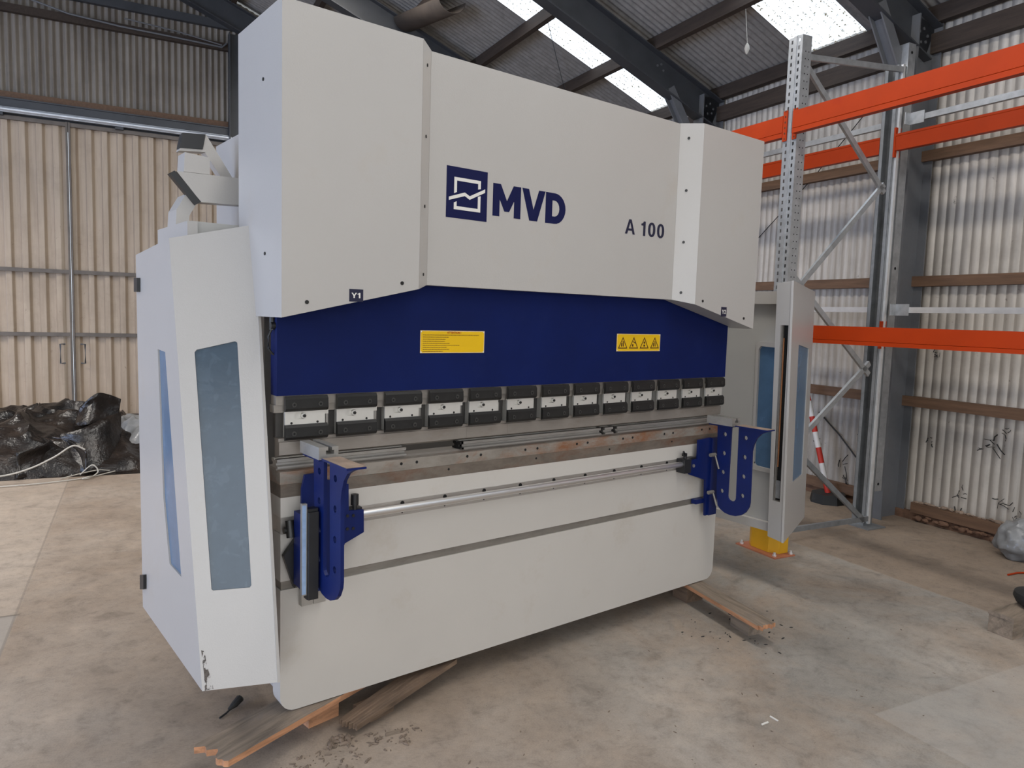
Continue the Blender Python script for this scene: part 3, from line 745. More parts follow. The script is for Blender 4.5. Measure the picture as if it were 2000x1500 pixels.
# ---- sheet support arms
def support(X, dz, side):
    """U-shaped arm plate; side=+1 carriage reaches to the right, -1 to the left"""
    pc = MB()
    yz = [(-.091,1.058), (-.180,1.058), (-.180,.668)]
    yz += [(-.180-.028+.028*math.cos(a), .668-.024*math.sin(a)) for a in [PI*i/8 for i in range(1, 8)]]
    yz += [(-.236,.668), (-.228,1.062), (-.419,1.062), (-.395,1.054), (-.366,1.040), (-.340,1.012), (-.324,.975), (-.317,.94), (-.322,.66), (-.318,.635), (-.300,.603), (-.275,.582), (-.240,.569), (-.205,.566), (-.170,.571), (-.140,.585), (-.122,.602), (-.110,.66)]
    hl = []
    for z in (1.007, .901, .795, .689): hl.append([(y, zz) for _, y, zz in circ(-.142, z, .0125, 0, 14, plane='yz')])
    for z in (1.006, .901, .795, .689): hl.append([(y, zz) for _, y, zz in circ(-.274, z, .0125, 0, 14, plane='yz')])
    th = .013
    pc.prism([(X-th/2, y, z+dz) for y, z in yz], (th, 0, 0), [[(X-th/2, y, z+dz) for y, z in h_][::-1] for h_ in hl])
    arm = pc.build('support_arm', 'blue2', pb)
    b = MB(); b.box(X-.035, X+.035, -.420, -.225, 1.0625+dz, 1.069+dz); b.build('arm_pad', 'blue2', arm, bev=.001)
    b = MB(); b.box(X-.033, X+.033, -.416, -.229, 1.0692+dz, 1.0705+dz); b.build('arm_pad_top', 'woodl' if 0 else 'stone', arm)
    # T-slot block on the inner leg
    zt = 1.103+dz; zb_ = 1.060+dz
    xz = [(-.036,zb_), (.036,zb_), (.036,zt), (.012,zt), (.012,zt-.012), (.020,zt-.012), (.020,zt-.026), (-.010,zt-.026), (-.010,zt-.012), (-.002,zt-.012), (-.002,zt), (-.036,zt)]
    b = MB(); b.prism([(X+x, -.205, z) for x, z in xz], (0, .165, 0)); b.build('stop_rail', 'steel', arm)
    b = MB(); b.box(X-.03, X+.03, -.19, -.05, zb_-.008, zb_-.0005); b.build('rail_seat', 'blue2', arm)
    # carrier plates and carriage
    if side < 0:
        xz = [(2.338,.969), (2.447,.975), (2.447,.972), (2.516,.973), (2.516,.53), (2.431,.528), (2.418,.735), (2.273,.782), (2.276,.860), (2.338,.864)]
        b = MB(); b.prism([(x, -.050, z) for x, z in xz], (0, .012, 0)); b.box(2.447, 2.516, -.062, -.0505, .53, .972)
        b.box(2.36, 2.44, -.037, -.004, .60, .625); b.build('carrier_plate', 'blue2', arm, bev=.001)
        b = MB(); b.box(2.215, 2.27, -.060, -.004, .795, .872); b.box(2.272, 2.335, -.0365, -.004, .80, .872); b.build('rod_bearing', 'blackp', arm, bev=.002)
        b = MB(); b.cyl((2.245,-.035,.872), (2.245,-.035,.886), .010); b.box(2.225, 2.250, -.045, -.028, .886, .902); b.cyl((2.243,-.036,.895), (2.205,-.055,.915), .006)
        b.build('clamp_knob', 'black', arm)
        for z in (.887, .675):
            b = MB(); b.cyl((2.398,-.088,z-.002), (2.441,-.088,z-.002), .0105); b.cyl((2.434,-.093,z-.004), (2.440,-.118,z-.078), .005); b.build('clamp_lever', 'rail', arm, smooth=True)
        b = MB(); b.disc((2.30,-.0505,.829), (0,-1,0), .009, .006, 12); b.build('carrier_bolt', 'steel', arm)
    else:
        xz = [(.060,.975), (.071,1.025), (.150,1.030), (.150,1.00), (.242,.972), (.244,.868), (.306,.864), (.308,.776), (.230,.745), (.150,.58), (.075,.583), (.052,.606)]
        b = MB(); b.prism([(x, -.050, z) for x, z in xz], (0, .012, 0)); b.build('carrier_plate', 'blue2', arm, bev=.001)
        b = MB(); b.box(.245, .305, -.0375, -.004, .80, .872); b.build('rod_bearing', 'blackp', arm, bev=.002)
        b = MB(); b.cyl((.275,-.035,.865), (.275,-.035,.885), .009); b.cyl((.275,-.035,.885), (.275,-.035,.925), .015); b.build('clamp_knob', 'blackp', arm, smooth=True)
        for x, z in ((.238,.850), (.262,.848), (.238,.800), (.262,.798)):
            b = MB(); b.disc((x,-.0505,z), (0,-1,0), .006, .003, 10); b.build('carrier_bolt', 'black', arm)
        # slide rail going down, ruler, black gear rack, side lever
        b = MB(); b.box(.066, .160, -.030, -.010, .530, .590); b.box(.066, .108, -.036, -.030, .530, .590); b.box(.113, .160, -.036, -.030, .530, .590); b.build('slide_rail', 'steel', arm)
        b = MB(); b.box(.022, .040, -.146, -.130, .615, .945); b.mark(); b.box(.0225, .0365, -.1475, -.1462, .62, .94); b.mi(1); b.build('ruler_bar', ['steel', 'mirror'], arm)
        b = MB(); b.box(.0405, .078, -.150, -.118, .598, .925); b.box(.0415, .077, -.160, -.1505, .60, .915); b.build('gear_rack', 'blackp', arm, bev=.001)
        b = MB(); b.box(.030, .070, -.118, -.051, .63, .90); b.build('rack_mount', 'blue2', arm)
        b = MB(); b.prism([(-.005,-.045,.735), (.045,-.045,.80), (.045,-.045,.62), (.035,-.045,.61)], (0,.02,0)); b.build('side_guide', 'blackp', arm)
        b = MB(); b.cyl((.035,-.03,.825), (-.0,-.03,.825), .012); b.cyl((.022,-.045,.80), (.022,-.03,.86), .016, 12); b.build('hand_wheel', 'black', arm, smooth=True)
    return arm
ar = support(2.45, 0, -1); al = support(.092, .048, 1)
plab(al, 'left blue arm with ruler and black gear rack'); plab(ar, 'right blue U-shaped arm with two clamp levers')

# ---- left side guard (hinged sheet-metal housing with blue panes)
gd = MB(); XA = -.3
A0, A1, A2, A3 = [at(u, v, x=XA) for u, v in ((265,498), (330,465), (395,1350), (279,1185))]
B1 = Vector((-.024, .178, 1.923)); B2 = Vector((-.065, -.180, .340))
nA = Vector((-1,0,0))
winA = [at(u, v, x=XA) for u, v in ((308,682), (322.5,687.5), (354,1127), (331,1101), (319,972))]
nB = (B1-A2).cross(A1-A2).normalized()
if nB.y > 0: nB = -nB
nB = ((A1-B2).cross(B1-A2)).normalized()
if nB.y > 0: nB = -nB
def pB(u, v): return on_plane(u, v, A2, nB)
cb1, cb2 = pB(500, 438), pB(548, 1332); ca1, ca2 = pB(330, 465), A2
winB = [pB(u, v) for u, v in ((380,688), (384,683), (459,666.5), (463.5,669), (491,1143), (488,1147.5), (416,1153.5), (413,1151))]
gd.prism([ca1, cb1, cb2, ca2], -nB*.012, [winB[::-1]])
g1 = gd.build('side_guard', 'paint', pb); plab(g1, 'left side guard with tall blue panes')
b = MB(); b.prism([A0, A1, A2, A3], (.012,0,0), [winA[::-1]]); b.prism([A0+Vector((.012,0,0)), A1+Vector((.012,0,0)), ca1+Vector((.02,.01,0)), A0+Vector((.03,0,0))], (0,0,.001)) if False else None
b.build('guard_side_panel', 'paint', g1)
def rise(pts, v): return [p+v for p in pts]
b = MB(); b.prism(rise(winB, -nB*.006), -nB*.003); b.build('guard_pane', 'pane', g1)
b = MB(); b.prism(rise(winA, Vector((.006,0,0))), (.003,0,0)); b.build('guard_pane', 'panelit', g1)
# inner flange of the guard and its back plate
b = MB(); b.prism([cb1, cb2, cb2+Vector((.0,.10,0)), cb1+Vector((.0,.10,0))], (-.01,0,0)); b.build('guard_flange', 'paint', g1)
for (u0, v0, u1, v1) in ((267.5,543,274,570), (279,1122,286,1150)):
    b = MB(); pts = [at(u, v, x=XA-.0005) for u, v in ((u0,v0), (u1,v0), (u1,v1), (u0,v1))]; b.prism(pts, (-.012,0,0)); b.build('hinge', 'blackp', g1)
# dark scrape marks at the foot of the guard
b = MB()
m_s, nt, bs = newmat('scrape_marks'); co = texco(nt, (1,1,.35)); n1 = noise_(nt, co, 60, 4, .7)
out = nt.nodes['Material Output']; tr = N(nt, 'ShaderNodeBsdfTransparent'); ms = N(nt, 'ShaderNodeMixShader'); bs.inputs['Base Color'].default_value = (.06,.045,.035,1)
nt.links.new(ramp(nt, n1, ((.47,(0,0,0)), (.55,(1,1,1)))), ms.inputs[0]); nt.links.new(tr.outputs[0], ms.inputs[1]); nt.links.new(bs.outputs[0], ms.inputs[2]); nt.links.new(ms.outputs[0], out.inputs['Surface'])
sp = [pB(u, v) for u, v in ((393,1270), (400,1272), (404,1300), (412,1325), (417,1345), (400,1349), (399,1320), (396,1295))]
b.prism(rise(sp, nB*.0012), -nB*.0008); b.build('scrape_mark', m_s, g1)

# ---- right side guard
GZ0, GZ1 = .345, 1.868
P0 = Vector((2.9,-.243,0)); P1 = Vector((3.56,.0,0))
g = MB(); dirw = (P1-P0).normalized(); nw = Vector((dirw.y,-dirw.x,0))
def pW(u, v): return on_plane(u, v, P0, nw)
c0, c1, c2, c3 = pW(1530,1061), pW(1571,1010), pW(1592,570), pW(1550.5,548)
wn = [pW(u, v) for u, v in ((1560,673), (1580,681), (1567,926), (1548,942))]
g.prism([c0, c1, c2, c3], -nw*.012, [wn[::-1]]); g2 = g.build('side_guard', 'paint', pb); plab(g2, 'right side guard with a light curtain slot')
b = MB(); b.prism(rise(wn, -nw*.005), -nw*.003); b.build('guard_pane', 'panelit', g2)
# slot face at x = const through the inner corner
e0 = c0; e1 = c3; XS = (c0.x+c3.x)/2
nS = (e1-e0).cross(Vector((0,1,0))).normalized()
f0, f1 = on_plane(1499,1047, e0, nS), on_plane(1518,553, e0, nS)
sl = [on_plane(u, v, e0, nS) for u, v in ((1524.5,635), (1540,635.5), (1523,981), (1508.5,977))]
b = MB(); b.prism([e0, e1, f1, f0], (.003,0,0), [sl[::-1]]); b.build('guard_post_face', 'paint', g2)
b = MB(); s0 = rise(sl, Vector((.03,0,0))); b.prism(s0, (.005,0,0)); b.build('slot_backing', 'hole', g2)
def slotline(f0_, f1_, t0, t1, off):
    top = lambda t: sl[0].lerp(sl[1], t); bot = lambda t: sl[3].lerp(sl[2], t)
    a = top(f0_).lerp(bot(f0_), t0); b_ = top(f1_).lerp(bot(f1_), t0); c_ = top(f1_).lerp(bot(f1_), t1); d_ = top(f0_).lerp(bot(f0_), t1)
    return rise([a, b_, c_, d_], Vector((off,0,0)))
for f_0 in (.22, .78):
    b = MB(); b.prism(slotline(f_0,f_0+.10,.07,.80,.018), (.006,0,0)); b.build('light_curtain_edge', 'orangelit', g2)
b = MB(); b.prism(slotline(.02,.18,.0,.99,.012), (.014,0,0)); b.build('light_curtain', 'rail', g2)
b = MB(); b.prism(slotline(.1,.75,.88,.985,.016), (.006,0,0)); b.build('cable_cover', 'clear', g2)
# inner returns closing the housing
b = MB(); bk = Vector((3.52,.10,0))
side = MB(); XPN = 3.05
def pX(u, v, x=XPN): return at(u, v, x=x)
wt = [(1484,682), (1488,676), (1516,679), (1512,918), (1478,909), (1474,904)]
hol = [pX(u, v) for u, v in wt]
y_front = min(p.y for p in hol)-.06
b = MB(); b.prism([(XPN, y_front, .375), (XPN, 1.0, .375), (XPN, 1.0, 1.80), (XPN, y_front, 1.80)], (.012,0,0), [hol[::-1]])
sp_ = b.build('guard_side_panel', 'paintin', g2)
for z_0, z_1 in ((1.742, 1.818), (.352, .405)):
    b = MB(); b.box(XPN-.03, XPN, y_front, 1.0, z_0, z_1); b.build('panel_rail', 'paint', g2)
b = MB(); b.prism([p+Vector((.006,0,0)) for p in hol], (.003,0,0)); b.build('guard_pane', 'panelit', g2)
fr = [pX(u, v) for u, v in ((1479,672), (1485,667), (1517,669), (1514,926), (1472,916), (1469,910))]
b = MB(); b.prism([p+Vector((-.012,0,0)) for p in fr], (.012,0,0), [[p+Vector((-.012,0,0)) for p in hol][::-1]]); b.build('pane_frame', 'paint', g2)
for u, v in ((1482,682), (1475,792), (1473,903)):
    b = MB(); b.disc(pX(u, v)-Vector((.004,0,0)), (-1,0,0), .008, .004, 8); b.build('cover_bolt', 'black', g2)

# ---- control arm folded at the machine's left shoulder
arm_ = MB(); YA = .50
def PA(pts, y): return [at(u, v, y=y) for u, v in pts]
arm_.prism(PA([(345,334), (474,349), (474,401), (393,395)], YA), (0,.06,0)); ca_ = arm_.build('control_arm', 'paint', pb, bev=.002); plab(ca_, 'folded arm of square tube with black end caps')
b = MB(); b.prism(PA([(331,338), (341,333), (393,394), (382,400)], YA), (0,.035,0)); b.build('end_cap', 'blackp', ca_, bev=.004)
b = MB(); b.prism(PA([(343,445), (345,409), (364,378), (384,398), (370,421), (369,445)], YA+.02), (0,.13,0)); b.build('lower_link', 'paint', ca_, bev=.002)
b = MB(); b.prism(PA([(361,297), (410,308), (410,341), (359,335)], YA+.01), (0,.10,0)); b.build('joint_box', 'paint', ca_, bev=.004)
b = MB(); b.prism(PA([(402,262), (455,349), (434,349), (396,292)], YA+.12), (0,.05,0)); b.build('upper_link', 'paint', ca_, bev=.002)
b = MB(); b.prism(PA([(357,259), (401,262), (396,291.5), (351,288)], YA+.11), (0,.05,0)); b.build('end_cap', 'blackp', ca_, bev=.003)
b = MB(); b.prism(PA([(352,289), (396,292), (402,297), (350,294)], YA+.115), (0,.05,0)); b.build('cap_seat', 'paint', ca_)
b = MB(); x0 = -.235
q0, q1 = at(366, 431, x=x0), at(308, 452, x=x0)
b.box(x0, x0+.035, q0.y, q1.y, 1.2, q0.z); b.build('electric_cabinet', 'paint', pb, bev=.002)
b = MB(); tops = PA([(373,431), (470,441), (470,500), (373,500)], q0.y+.02); b.prism(tops, (0,.2,0)); b.build('cabinet_door', 'paintin', pb)

# ================================================================ PALLET RACK (building frame)
rk = thing('pallet_rack', 'orange and galvanised pallet rack standing along the right wall', 'pallet rack', W(4.2, 1.15, 0), BF)
PF, PR_ = 3.66, 4.79
def upright(p, name='upright_post', q0=1.09, q1=1.21, zt=3.62, front=True):
    """open folded channel; the slotted face looks at -p, flanges run back"""
    mb = MB(BF); t = .004; D = .09
    # face with two columns of slots: build as strips between slots
    step = .05; n = int(zt/step)
    cols = [(q0+.022, q0+.036), (q1-.036, q1-.022)]
    def facebox(qa, qb, za, zb): mb.box(p, p+t, qa, qb, za, zb)
    facebox(q0, cols[0][0], 0, zt); facebox(cols[1][1], q1, 0, zt); facebox(cols[0][1], cols[1][0], 0, zt)
    for (a, b_) in cols:
        for k_ in range(n): 
            z = k_*step; facebox(a, b_, z, z+.026)
        facebox(a, b_, n*step, zt)
    mb.box(p-.006, p, (q0+q1)/2-.012, (q0+q1)/2+.012, 0, zt)          # raised rib
    mb.box(p+t, p+D, q0, q0+t, 0, zt); mb.box(p+t, p+D, q1-t, q1, 0, zt)
    mb.box(p+D-t, p+D, q0+t, q0+.025, 0, zt); mb.box(p+D-t, p+D, q1-.025, q1-t, 0, zt)
    mb.mark()
    for k_ in range(70):
        for pp in (p+.035, p+.065): mb.disc((pp, q0-.0002, .06+k_*.05), (0,-1,0), .0045, .001, 6)
    mb.mi(1); return mb.build(name, ['galv', 'hole'], rk)
fp = upright(PF)
# rear upright faces the wall; we look at its open back
mb = MB(BF); D = .09; q0, q1, zt = 1.165, 1.285, 3.64; t = .004
mb.box(PR_, PR_+D, q0, q0+t, .01, zt); mb.box(PR_, PR_+D, q1-t, q1, .01, zt); mb.box(PR_+D-t, PR_+D, q0, q1, .01, zt); mb.box(PR_, PR_+t, q0, q0+.03, .01, zt); mb.box(PR_, PR_+t, q1-.03, q1, .01, zt)
mb.mark()
for k_ in range(70):
    for q in (q0+.045, q0+.070): mb.disc((PR_+D-t-.0005, q, .08+k_*.05), (-1,0,0), .005, .001, 6)
mb.mi(1); rp_ = mb.build('upright_post', ['galvd', 'galvl'], rk)
mb = MB(BF); mb.box(PR_+.02, PR_+.045, q0-.020, q0-.001, .03, 3.64); mb.build('post_edge', 'galvl', rk)
# braces
def brace(a, b_, mt='galv'):
    mb = MB(BF); a = Vector(a); b_ = Vector(b_)
    d = (b_-a).normalized(); u = d.cross(Vector((0,1,0)))
    mb.beam(a, b_, .022, .040, u); mb.build('brace', mt, rk, bev=.006)
qb = 1.15
brace((PF+.08, qb, 3.50), (PR_+.02, qb, 3.60)); brace((PF+.10, qb, 3.46), (4.70, qb, 2.66)); brace((4.69, qb, 2.72), (3.80, qb, 1.86))
brace((PF+.10, qb, 1.99), (4.68, qb, 1.25)); brace((4.68, qb, 1.34), (3.80, qb, .64)); brace((3.80, qb, .78), (4.76, qb, .06), 'galvd'); brace((3.70, qb, .075), (4.80, qb, .075), 'galvd')
mb = MB(BF); mb.box(PR_-.06, PR_+.15, 1.08, 1.33, 0, .010); mb.box(PR_-.005, PR_-.001, 1.17, 1.28, .01, .09); mb.build('foot_plate', 'galvd', rk, bev=.003)
# beams: stepped box section with end connector
def rbeam(p, qa, qb_, z0, z1, fl=-1, mt='orange'):
    mb = MB(BF); d = .05
    h = z1-z0; e = .028
    prof = [(0,z0), (0,z0+h*.20), (0.004,z0+h*.215), (0,z0+h*.23), (0,z1), (d*.55,z1), (d*.55,z1-e), (d,z1-e), (d,z0)] if fl < 0 else [(0,z0), (0,z1-.02), (-.003,z1-.016), (-.003,z1), (d,z1), (d,z0)]
    mb.prism([(p+x, qa, z) for x, z in prof], (0, qb_-qa, 0)); return mb.build('rack_beam', mt, rk, bev=.002)
def connector(p, q, z0, z1, par, w_=.045):
    mb = MB(BF); mb.box(p-.010, p-.001, q, q+w_, z0-.03, z1+.03); mb.box(p-.010, p+.05, q+(w_ if 0 else -.004), q+0, z0-.03, z1+.03) if False else None
    mb.mark()
    for k_ in range(6):
        z = z0-.02+(z1-z0+.04)*k_/5
        mb.box(p-.0112, p-.0102, q+.010, q+.020, z, z+.012)
    mb.mi(1); mb.build('beam_connector', ['orange', 'ink'], par)
Zu0, Zu1 = 2.945, 3.095; Zl0, Zl1 = 1.505, 1.622
b1 = rbeam(PF-.052, -1.60, 1.088, Zu0, Zu1); connector(PF, 1.090, Zu0, Zu1, b1, .034)
b2 = rbeam(PF-.052+.04, 1.212, 3.9, Zu0, Zu1, mt='orangew' if 0 else 'orange'); connector(PF, 1.176, Zu0, Zu1, b2, .034)
b3 = rbeam(PF-.052, -1.60, 1.088, Zl0, Zl1); connector(PF, 1.090, Zl0, Zl1, b3, .034)
b4 = rbeam(PF-.012, 1.212, 3.9, Zl0, Zl1); connector(PF, 1.176, Zl0, Zl1, b4, .034)
b5 = rbeam(PR_, -1.60, 1.163, 2.990, 3.115, 1); b6 = rbeam(PR_, 1.287, 3.9, 2.985, 3.115, 1); b7 = rbeam(PR_, -1.60, 1.163, 1.505, 1.622, 1); b8 = rbeam(PR_, 1.287, 3.9, 1.505, 1.622, 1)
for b_, zz0, zz1 in ((b5, 2.99, 3.115), (b7, 1.505, 1.622)):
    mb = MB(BF); mb.box(PR_-.004, PR_+.06, 1.148, 1.163, zz0-.05, zz1+.05); mb.build('beam_connector', 'orange', b_)
# galvanised backstop rails fixed to the rear posts
for z in (3.235, 1.765):
    for qa, qb_ in ((-1.6, 1.13), (1.30, 3.9)):
        mb = MB(BF); mb.box(4.90, 4.935, qa, qb_, z-.022, z+.022); mb.build('backstop_rail', 'galvl' if z < 2 else 'galv', rk, bev=.004)
    mb = MB(BF); mb.box(4.84, 4.90, 1.115, 1.122, z-.045, z+.045); mb.box(4.892, 4.899, 1.0, 1.115, z-.045, z+.045); mb.build('rail_bracket', 'galv', rk)
# other upright frame of the bay further along the wall and the far end of the rack
for q in (3.9,):
    for pp in (PF, PR_):
        mb = MB(BF); mb.box(pp, pp+.09, q, q+.1, 0, 3.62); mb.build('upright_post', 'galvd', rk)
for pp in (PF, PR_):
    mb = MB(BF); mb.box(pp, pp+.09, -1.70, -1.60, 0, 3.62); mb.build('upright_post', 'galvd', rk)

# yellow post protector at the rack's front foot
yp_ = thing('post_protector', 'yellow steel post protector with orange base plate at the rack foot', 'post protector', W(3.62, 1.15, 0), BF)
mb = MB(BF); pts = [(p, q-.10) for p, q in [(3.545,1.28), (3.50,1.22), (3.50,1.06), (3.545,1.00), (3.63,1.00), (3.63,1.006), (3.55,1.006), (3.506,1.062), (3.506,1.218), (3.55,1.274), (3.63,1.274), (3.63,1.28)]]
mb.prism([(p, q, .012) for p, q in pts], (0, 0, .40)); mb.build('guard_plate', 'yellow', yp_)
mb = MB(BF); mb.box(3.45, 3.648, .85, 1.22, 0, .010); mb.build('base_plate', 'orangew', yp_, bev=.002)
for p, q in ((3.485,.885), (3.63,.872), (3.48,1.19)):
    mb = MB(BF); mb.cyl((p, q, .01), (p, q, .035), .009, 8); mb.cyl((p, q, .01), (p, q, .020), .015, 6); mb.build('anchor_bolt', 'galvl', yp_)

# loose galvanised channel leaning on the column
mb = MB(BF); mb.box(4.955, 4.962, 1.215, 1.305, .27, 3.85); mb.box(4.962, 5.04, 1.215, 1.221, .27, 3.85); mb.box(4.962, 4.985, 1.299, 1.305, .27, 3.85)
mb.mark()
for z in (.33, 1.5, 2.1, 3.78): mb.disc((4.995, 1.2145, z), (0,-1,0), .012, .001, 10)
mb.mi(1); o = tag(mb.build('steel_channel', ['galv', 'hole']), 'tall galvanised steel channel fixed to the wall column behind the rack', 'steel channel')

# red and white post in black base
ps = thing('barrier_post', 'red and white striped barrier post leaning in its black foot', 'barrier post', W(5.222, 1.871, 0), BF)
mb = MB(BF); cpt = Vector((5.222, 1.871, 0)); oc = [(cpt.x+.165*math.cos(PI/8+PI/4*i), cpt.y+.165*math.sin(PI/8+PI/4*i), .0) for i in range(8)]
ot = [(cpt.x+.15*math.cos(PI/8+PI/4*i), cpt.y+.15*math.sin(PI/8+PI/4*i), .085) for i in range(8)]
mb.loft(oc, ot); mb.build('rubber_base', 'rubber', ps, bev=.004)
base_w = W(5.223, 1.879, .082); top_w = at(1583, 800, x=base_w.x)
n_ = 8
for i in range(n_):
    p0 = base_w.lerp(top_w, i/n_*1.5-.02 if i else 0); p1 = base_w.lerp(top_w, (i+1)/n_*1.5-.02)
    mb = MB(); mb.cyl(p0, p1, .025, 14); mb.build('red_band' if i % 2 == 0 else 'white_band', 'red' if i % 2 == 0 else 'white', ps, smooth=True)

# ================================================================ PLANKS UNDER THE MACHINE
def plank(name, label, c0, c1, c2, c3, ztop, th, mt, blocks, mte='planke'):
    """top corners as world xy (c0,c1 = near end, c2,c3 = far end)"""
    t = thing(name, label, 'plank', ((c0[0]+c2[0])/2, (c0[1]+c2[1])/2, 0))
    def Z(c): return c[2] if len(c) > 2 else ztop
    mb = MB(); n = 14
    def row(a, b_, jit):
        out = []
        for i in range(n+1):
            f_ = i/n; x = a[0]+(b_[0]-a[0])*f_; y = a[1]+(b_[1]-a[1])*f_; z = Z(a)+(Z(b_)-Z(a))*f_
            if jit:
                j = jit*noise.noise(Vector((f_*9, 3.1, c0[0]*5))); dx, dy = (c0[0]-c3[0]), (c0[1]-c3[1]); l = math.hypot(dx, dy); x += dx/l*j; y += dy/l*j
            out.append(Vector((x, y, z)))
        return out
    Fr = Matrix.Rotation(math.atan2(c3[1]-c0[1], c3[0]-c0[0]), 4, 'Z'); Fi = Fr.inverted()
    mb = MB(Fr)
    near = row(c0, c1, .035); far = row(c3, c2, .0)
    k_ = 10; grid = []
    for j in range(k_+1):
        grid.append([near[i].lerp(far[i], j/k_) for i in range(n+1)])
    vt = [[mb.bm.verts.new(Fi @ (p+Vector((0,0,.0015*noise.noise(p*14))))) for p in r] for r in grid]
    vb = [[mb.bm.verts.new(Fi @ (p-Vector((0,0,th)))) for p in r] for r in grid]
    for j in range(k_):
        for i in range(n):
            mb.bm.faces.new([vt[j][i], vt[j][i+1], vt[j+1][i+1], vt[j+1][i]]); mb.bm.faces.new([vb[j][i], vb[j+1][i], vb[j+1][i+1], vb[j][i+1]])
    for j in range(k_):
        for i in (0, n): mb.bm.faces.new([vt[j][i], vt[j+1][i], vb[j+1][i], vb[j][i]])
    for i in range(n):
        for j in (0, k_): mb.bm.faces.new([vt[j][i], vt[j][i+1], vb[j][i+1], vb[j][i]])
    o = mb.build('board', mt, t)
    if mte:
        o.data.materials.append(M[mte])
        for f_ in o.data.polygons:
            if abs(f_.normal.z) < .6: f_.material_index = 1
    for bl in blocks:
        mb = MB(Fr); mb.prism([Fi @ Vector(p) for p in bl[0]], (0, 0, bl[1])); o2 = mb.build('block', bl[2], t, bev=.004)
    return t
plank('skid_board', 'weathered skid board with fresh split edge under the near left corner of the press brake', (-.300,-.012), (-.240,-.172), (.420,.062), (.300,.215), .116, .023, 'plank',
      [([(.128,.040,0), (.262,.060,0), (.240,.21,0), (.110,.19,0)], .092, 'planke')])
plank('skid_board', 'dark old skid board half buried in dirt under the front of the press brake', (.215,-.035,.045), (.262,-.115,.045), (.80,.015,.105), (.74,.13,.105), .09, .02, 'plankd', [([(.34,-.06,0), (.46,-.035,0), (.43,.05,0), (.31,.03,0)], .045, 'plankd')], None)
plank('skid_board', 'pale skid board on a timber block under the right corner of the press brake', (2.222,-.560), (2.335,-.585), (2.61,.32), (2.47,.32), .114, .021, 'plank',
      [([(2.312,-.450,0), (2.410,-.474,0), (2.452,-.335,0), (2.352,-.31,0)], .092, 'plank'), ([(2.40,.02,0), (2.52,.0,0), (2.54,.12,0), (2.42,.14,0)], .092, 'plankd')])
# dirt and crumbs by the skids
def crumbs(name, label, cx, cy, rx, ry, n, s, mt, kind='stuff', cat='debris', F=ID):
    mb = MB(F)
    for i in range(n):
        a = random.random()*2*PI; r = math.sqrt(random.random()); x = cx+rx*r*math.cos(a); y = cy+ry*r*math.sin(a); rr = s*random.uniform(.4, 1.4)
        g = bmesh.ops.create_icosphere(mb.bm, subdivisions=1, radius=1); ang = random.random()*PI
        ex = random.uniform(.8, 2.6)
        for v in g['verts']:
            c_ = v.co; X_ = c_.x*rr*ex; Y_ = c_.y*rr*.7; v.co = Vector((x+X_*math.cos(ang)-Y_*math.sin(ang), y+X_*math.sin(ang)+Y_*math.cos(ang), max(0, rr*.3+c_.z*rr*.45)))
    o = mb.build(name, mt, own=True); tag(o, label, cat, kind=kind); return o
crumbs('dirt_crumbs', 'dusty grit and wood crumbs scattered before the left skid boards', .16, -.20, .34, .09, 150, .006, 'debris')
crumbs('dirt_clods', 'bigger clods of dirt piled at the near end of the dark skid board', .19, -.115, .05, .035, 24, .013, 'debris')
crumbs('floor_grit', 'small bits of grit strewn over the open floor in front', 1.6, -.9, 1.9, .8, 70, .004, 'debris')
crumbs('floor_litter', 'small dark litter around the right skid board', 2.35, -.35, .35, .35, 50, .005, 'rubber')
mb = MB(); mb.prism([(.345,-.180,0), (.402,-.190,0), (.410,-.174,0), (.352,-.163,0)], (0,0,.006)); tag(mb.build('wood_chip', 'plank'), 'small flat pale wood chip on the floor below the dark skid board', 'wood chip')
mb = MB(); mb.tube([(-.13,.30,.006), (-.10,.32,.006), (-.075,.335,.012)], .004, 6); mb.tube([(-.085,.335,.01), (-.06,.34,.022), (-.035,.36,.028), (-.02,.375,.014)], [.006,.014,.016,.008], 8)
tag(mb.build('plastic_scrap', 'rubber', smooth=True), 'black crumpled plastic scrap on the floor behind the left skid board', 'plastic scrap')
mb = MB(); mb.prism([(1.62,-.98,0), (1.66,-.985,0), (1.664,-.978,0), (1.625,-.973,0)], (0,0,.003)); mb.prism([(1.70,-1.0,0), (1.705,-.96,0), (1.712,-.96,0), (1.707,-1.0,0)], (0,0,.003)); tag(mb.build('paper_shred', 'vwhite'), 'tiny white paper shred on the open floor', 'paper shred')

# ================================================================ RIGHT EDGE
pl = thing('pallet', 'worn wooden pallet corner at the right edge of the floor', 'pallet', (3.7,-1.4,0))
dv = Vector((.30,-.125,0)).normalized(); pv = Vector((.135,-.99,0)).normalized()*-1
o0 = Vector((3.448,-1.282,0)); e_ = Vector((.226*1, .126*1, 0)); 
ax = (Vector((3.474,-1.159,0))-o0); axn = ax.normalized(); bx = Vector((axn.y,-axn.x,0))
def PP(s_, t_2, z): return o0+axn*s_+bx*t_2+Vector((0,0,z))
mb = MB(); mb.prism([PP(0,0,0), PP(.127,0,0), PP(.127,.10,0), PP(0,.10,0)], (0,0,.098)); mb.build('block', 'plank', pl, bev=.003)
mb = MB(); mb.prism([PP(0,.42,0), PP(.127,.42,0), PP(.127,.55,0), PP(0,.55,0)], (0,0,.098)); mb.build('block', 'plank', pl, bev=.003)
mb = MB(); mb.prism([PP(-.003,-.004,.098), PP(.130,-.004,.098), PP(.130,1.0,.098), PP(-.003,1.0,.098)], (0,0,.021)); mb.build('board', 'plank', pl, bev=.002)
mb = MB(); mb.prism([PP(-.60,.02,.098), PP(-.45,.02,.098), PP(-.45,1.0,.098), PP(-.60,1.0,.098)], (0,0,.021)); mb.build('board', 'plank', pl, bev=.002)
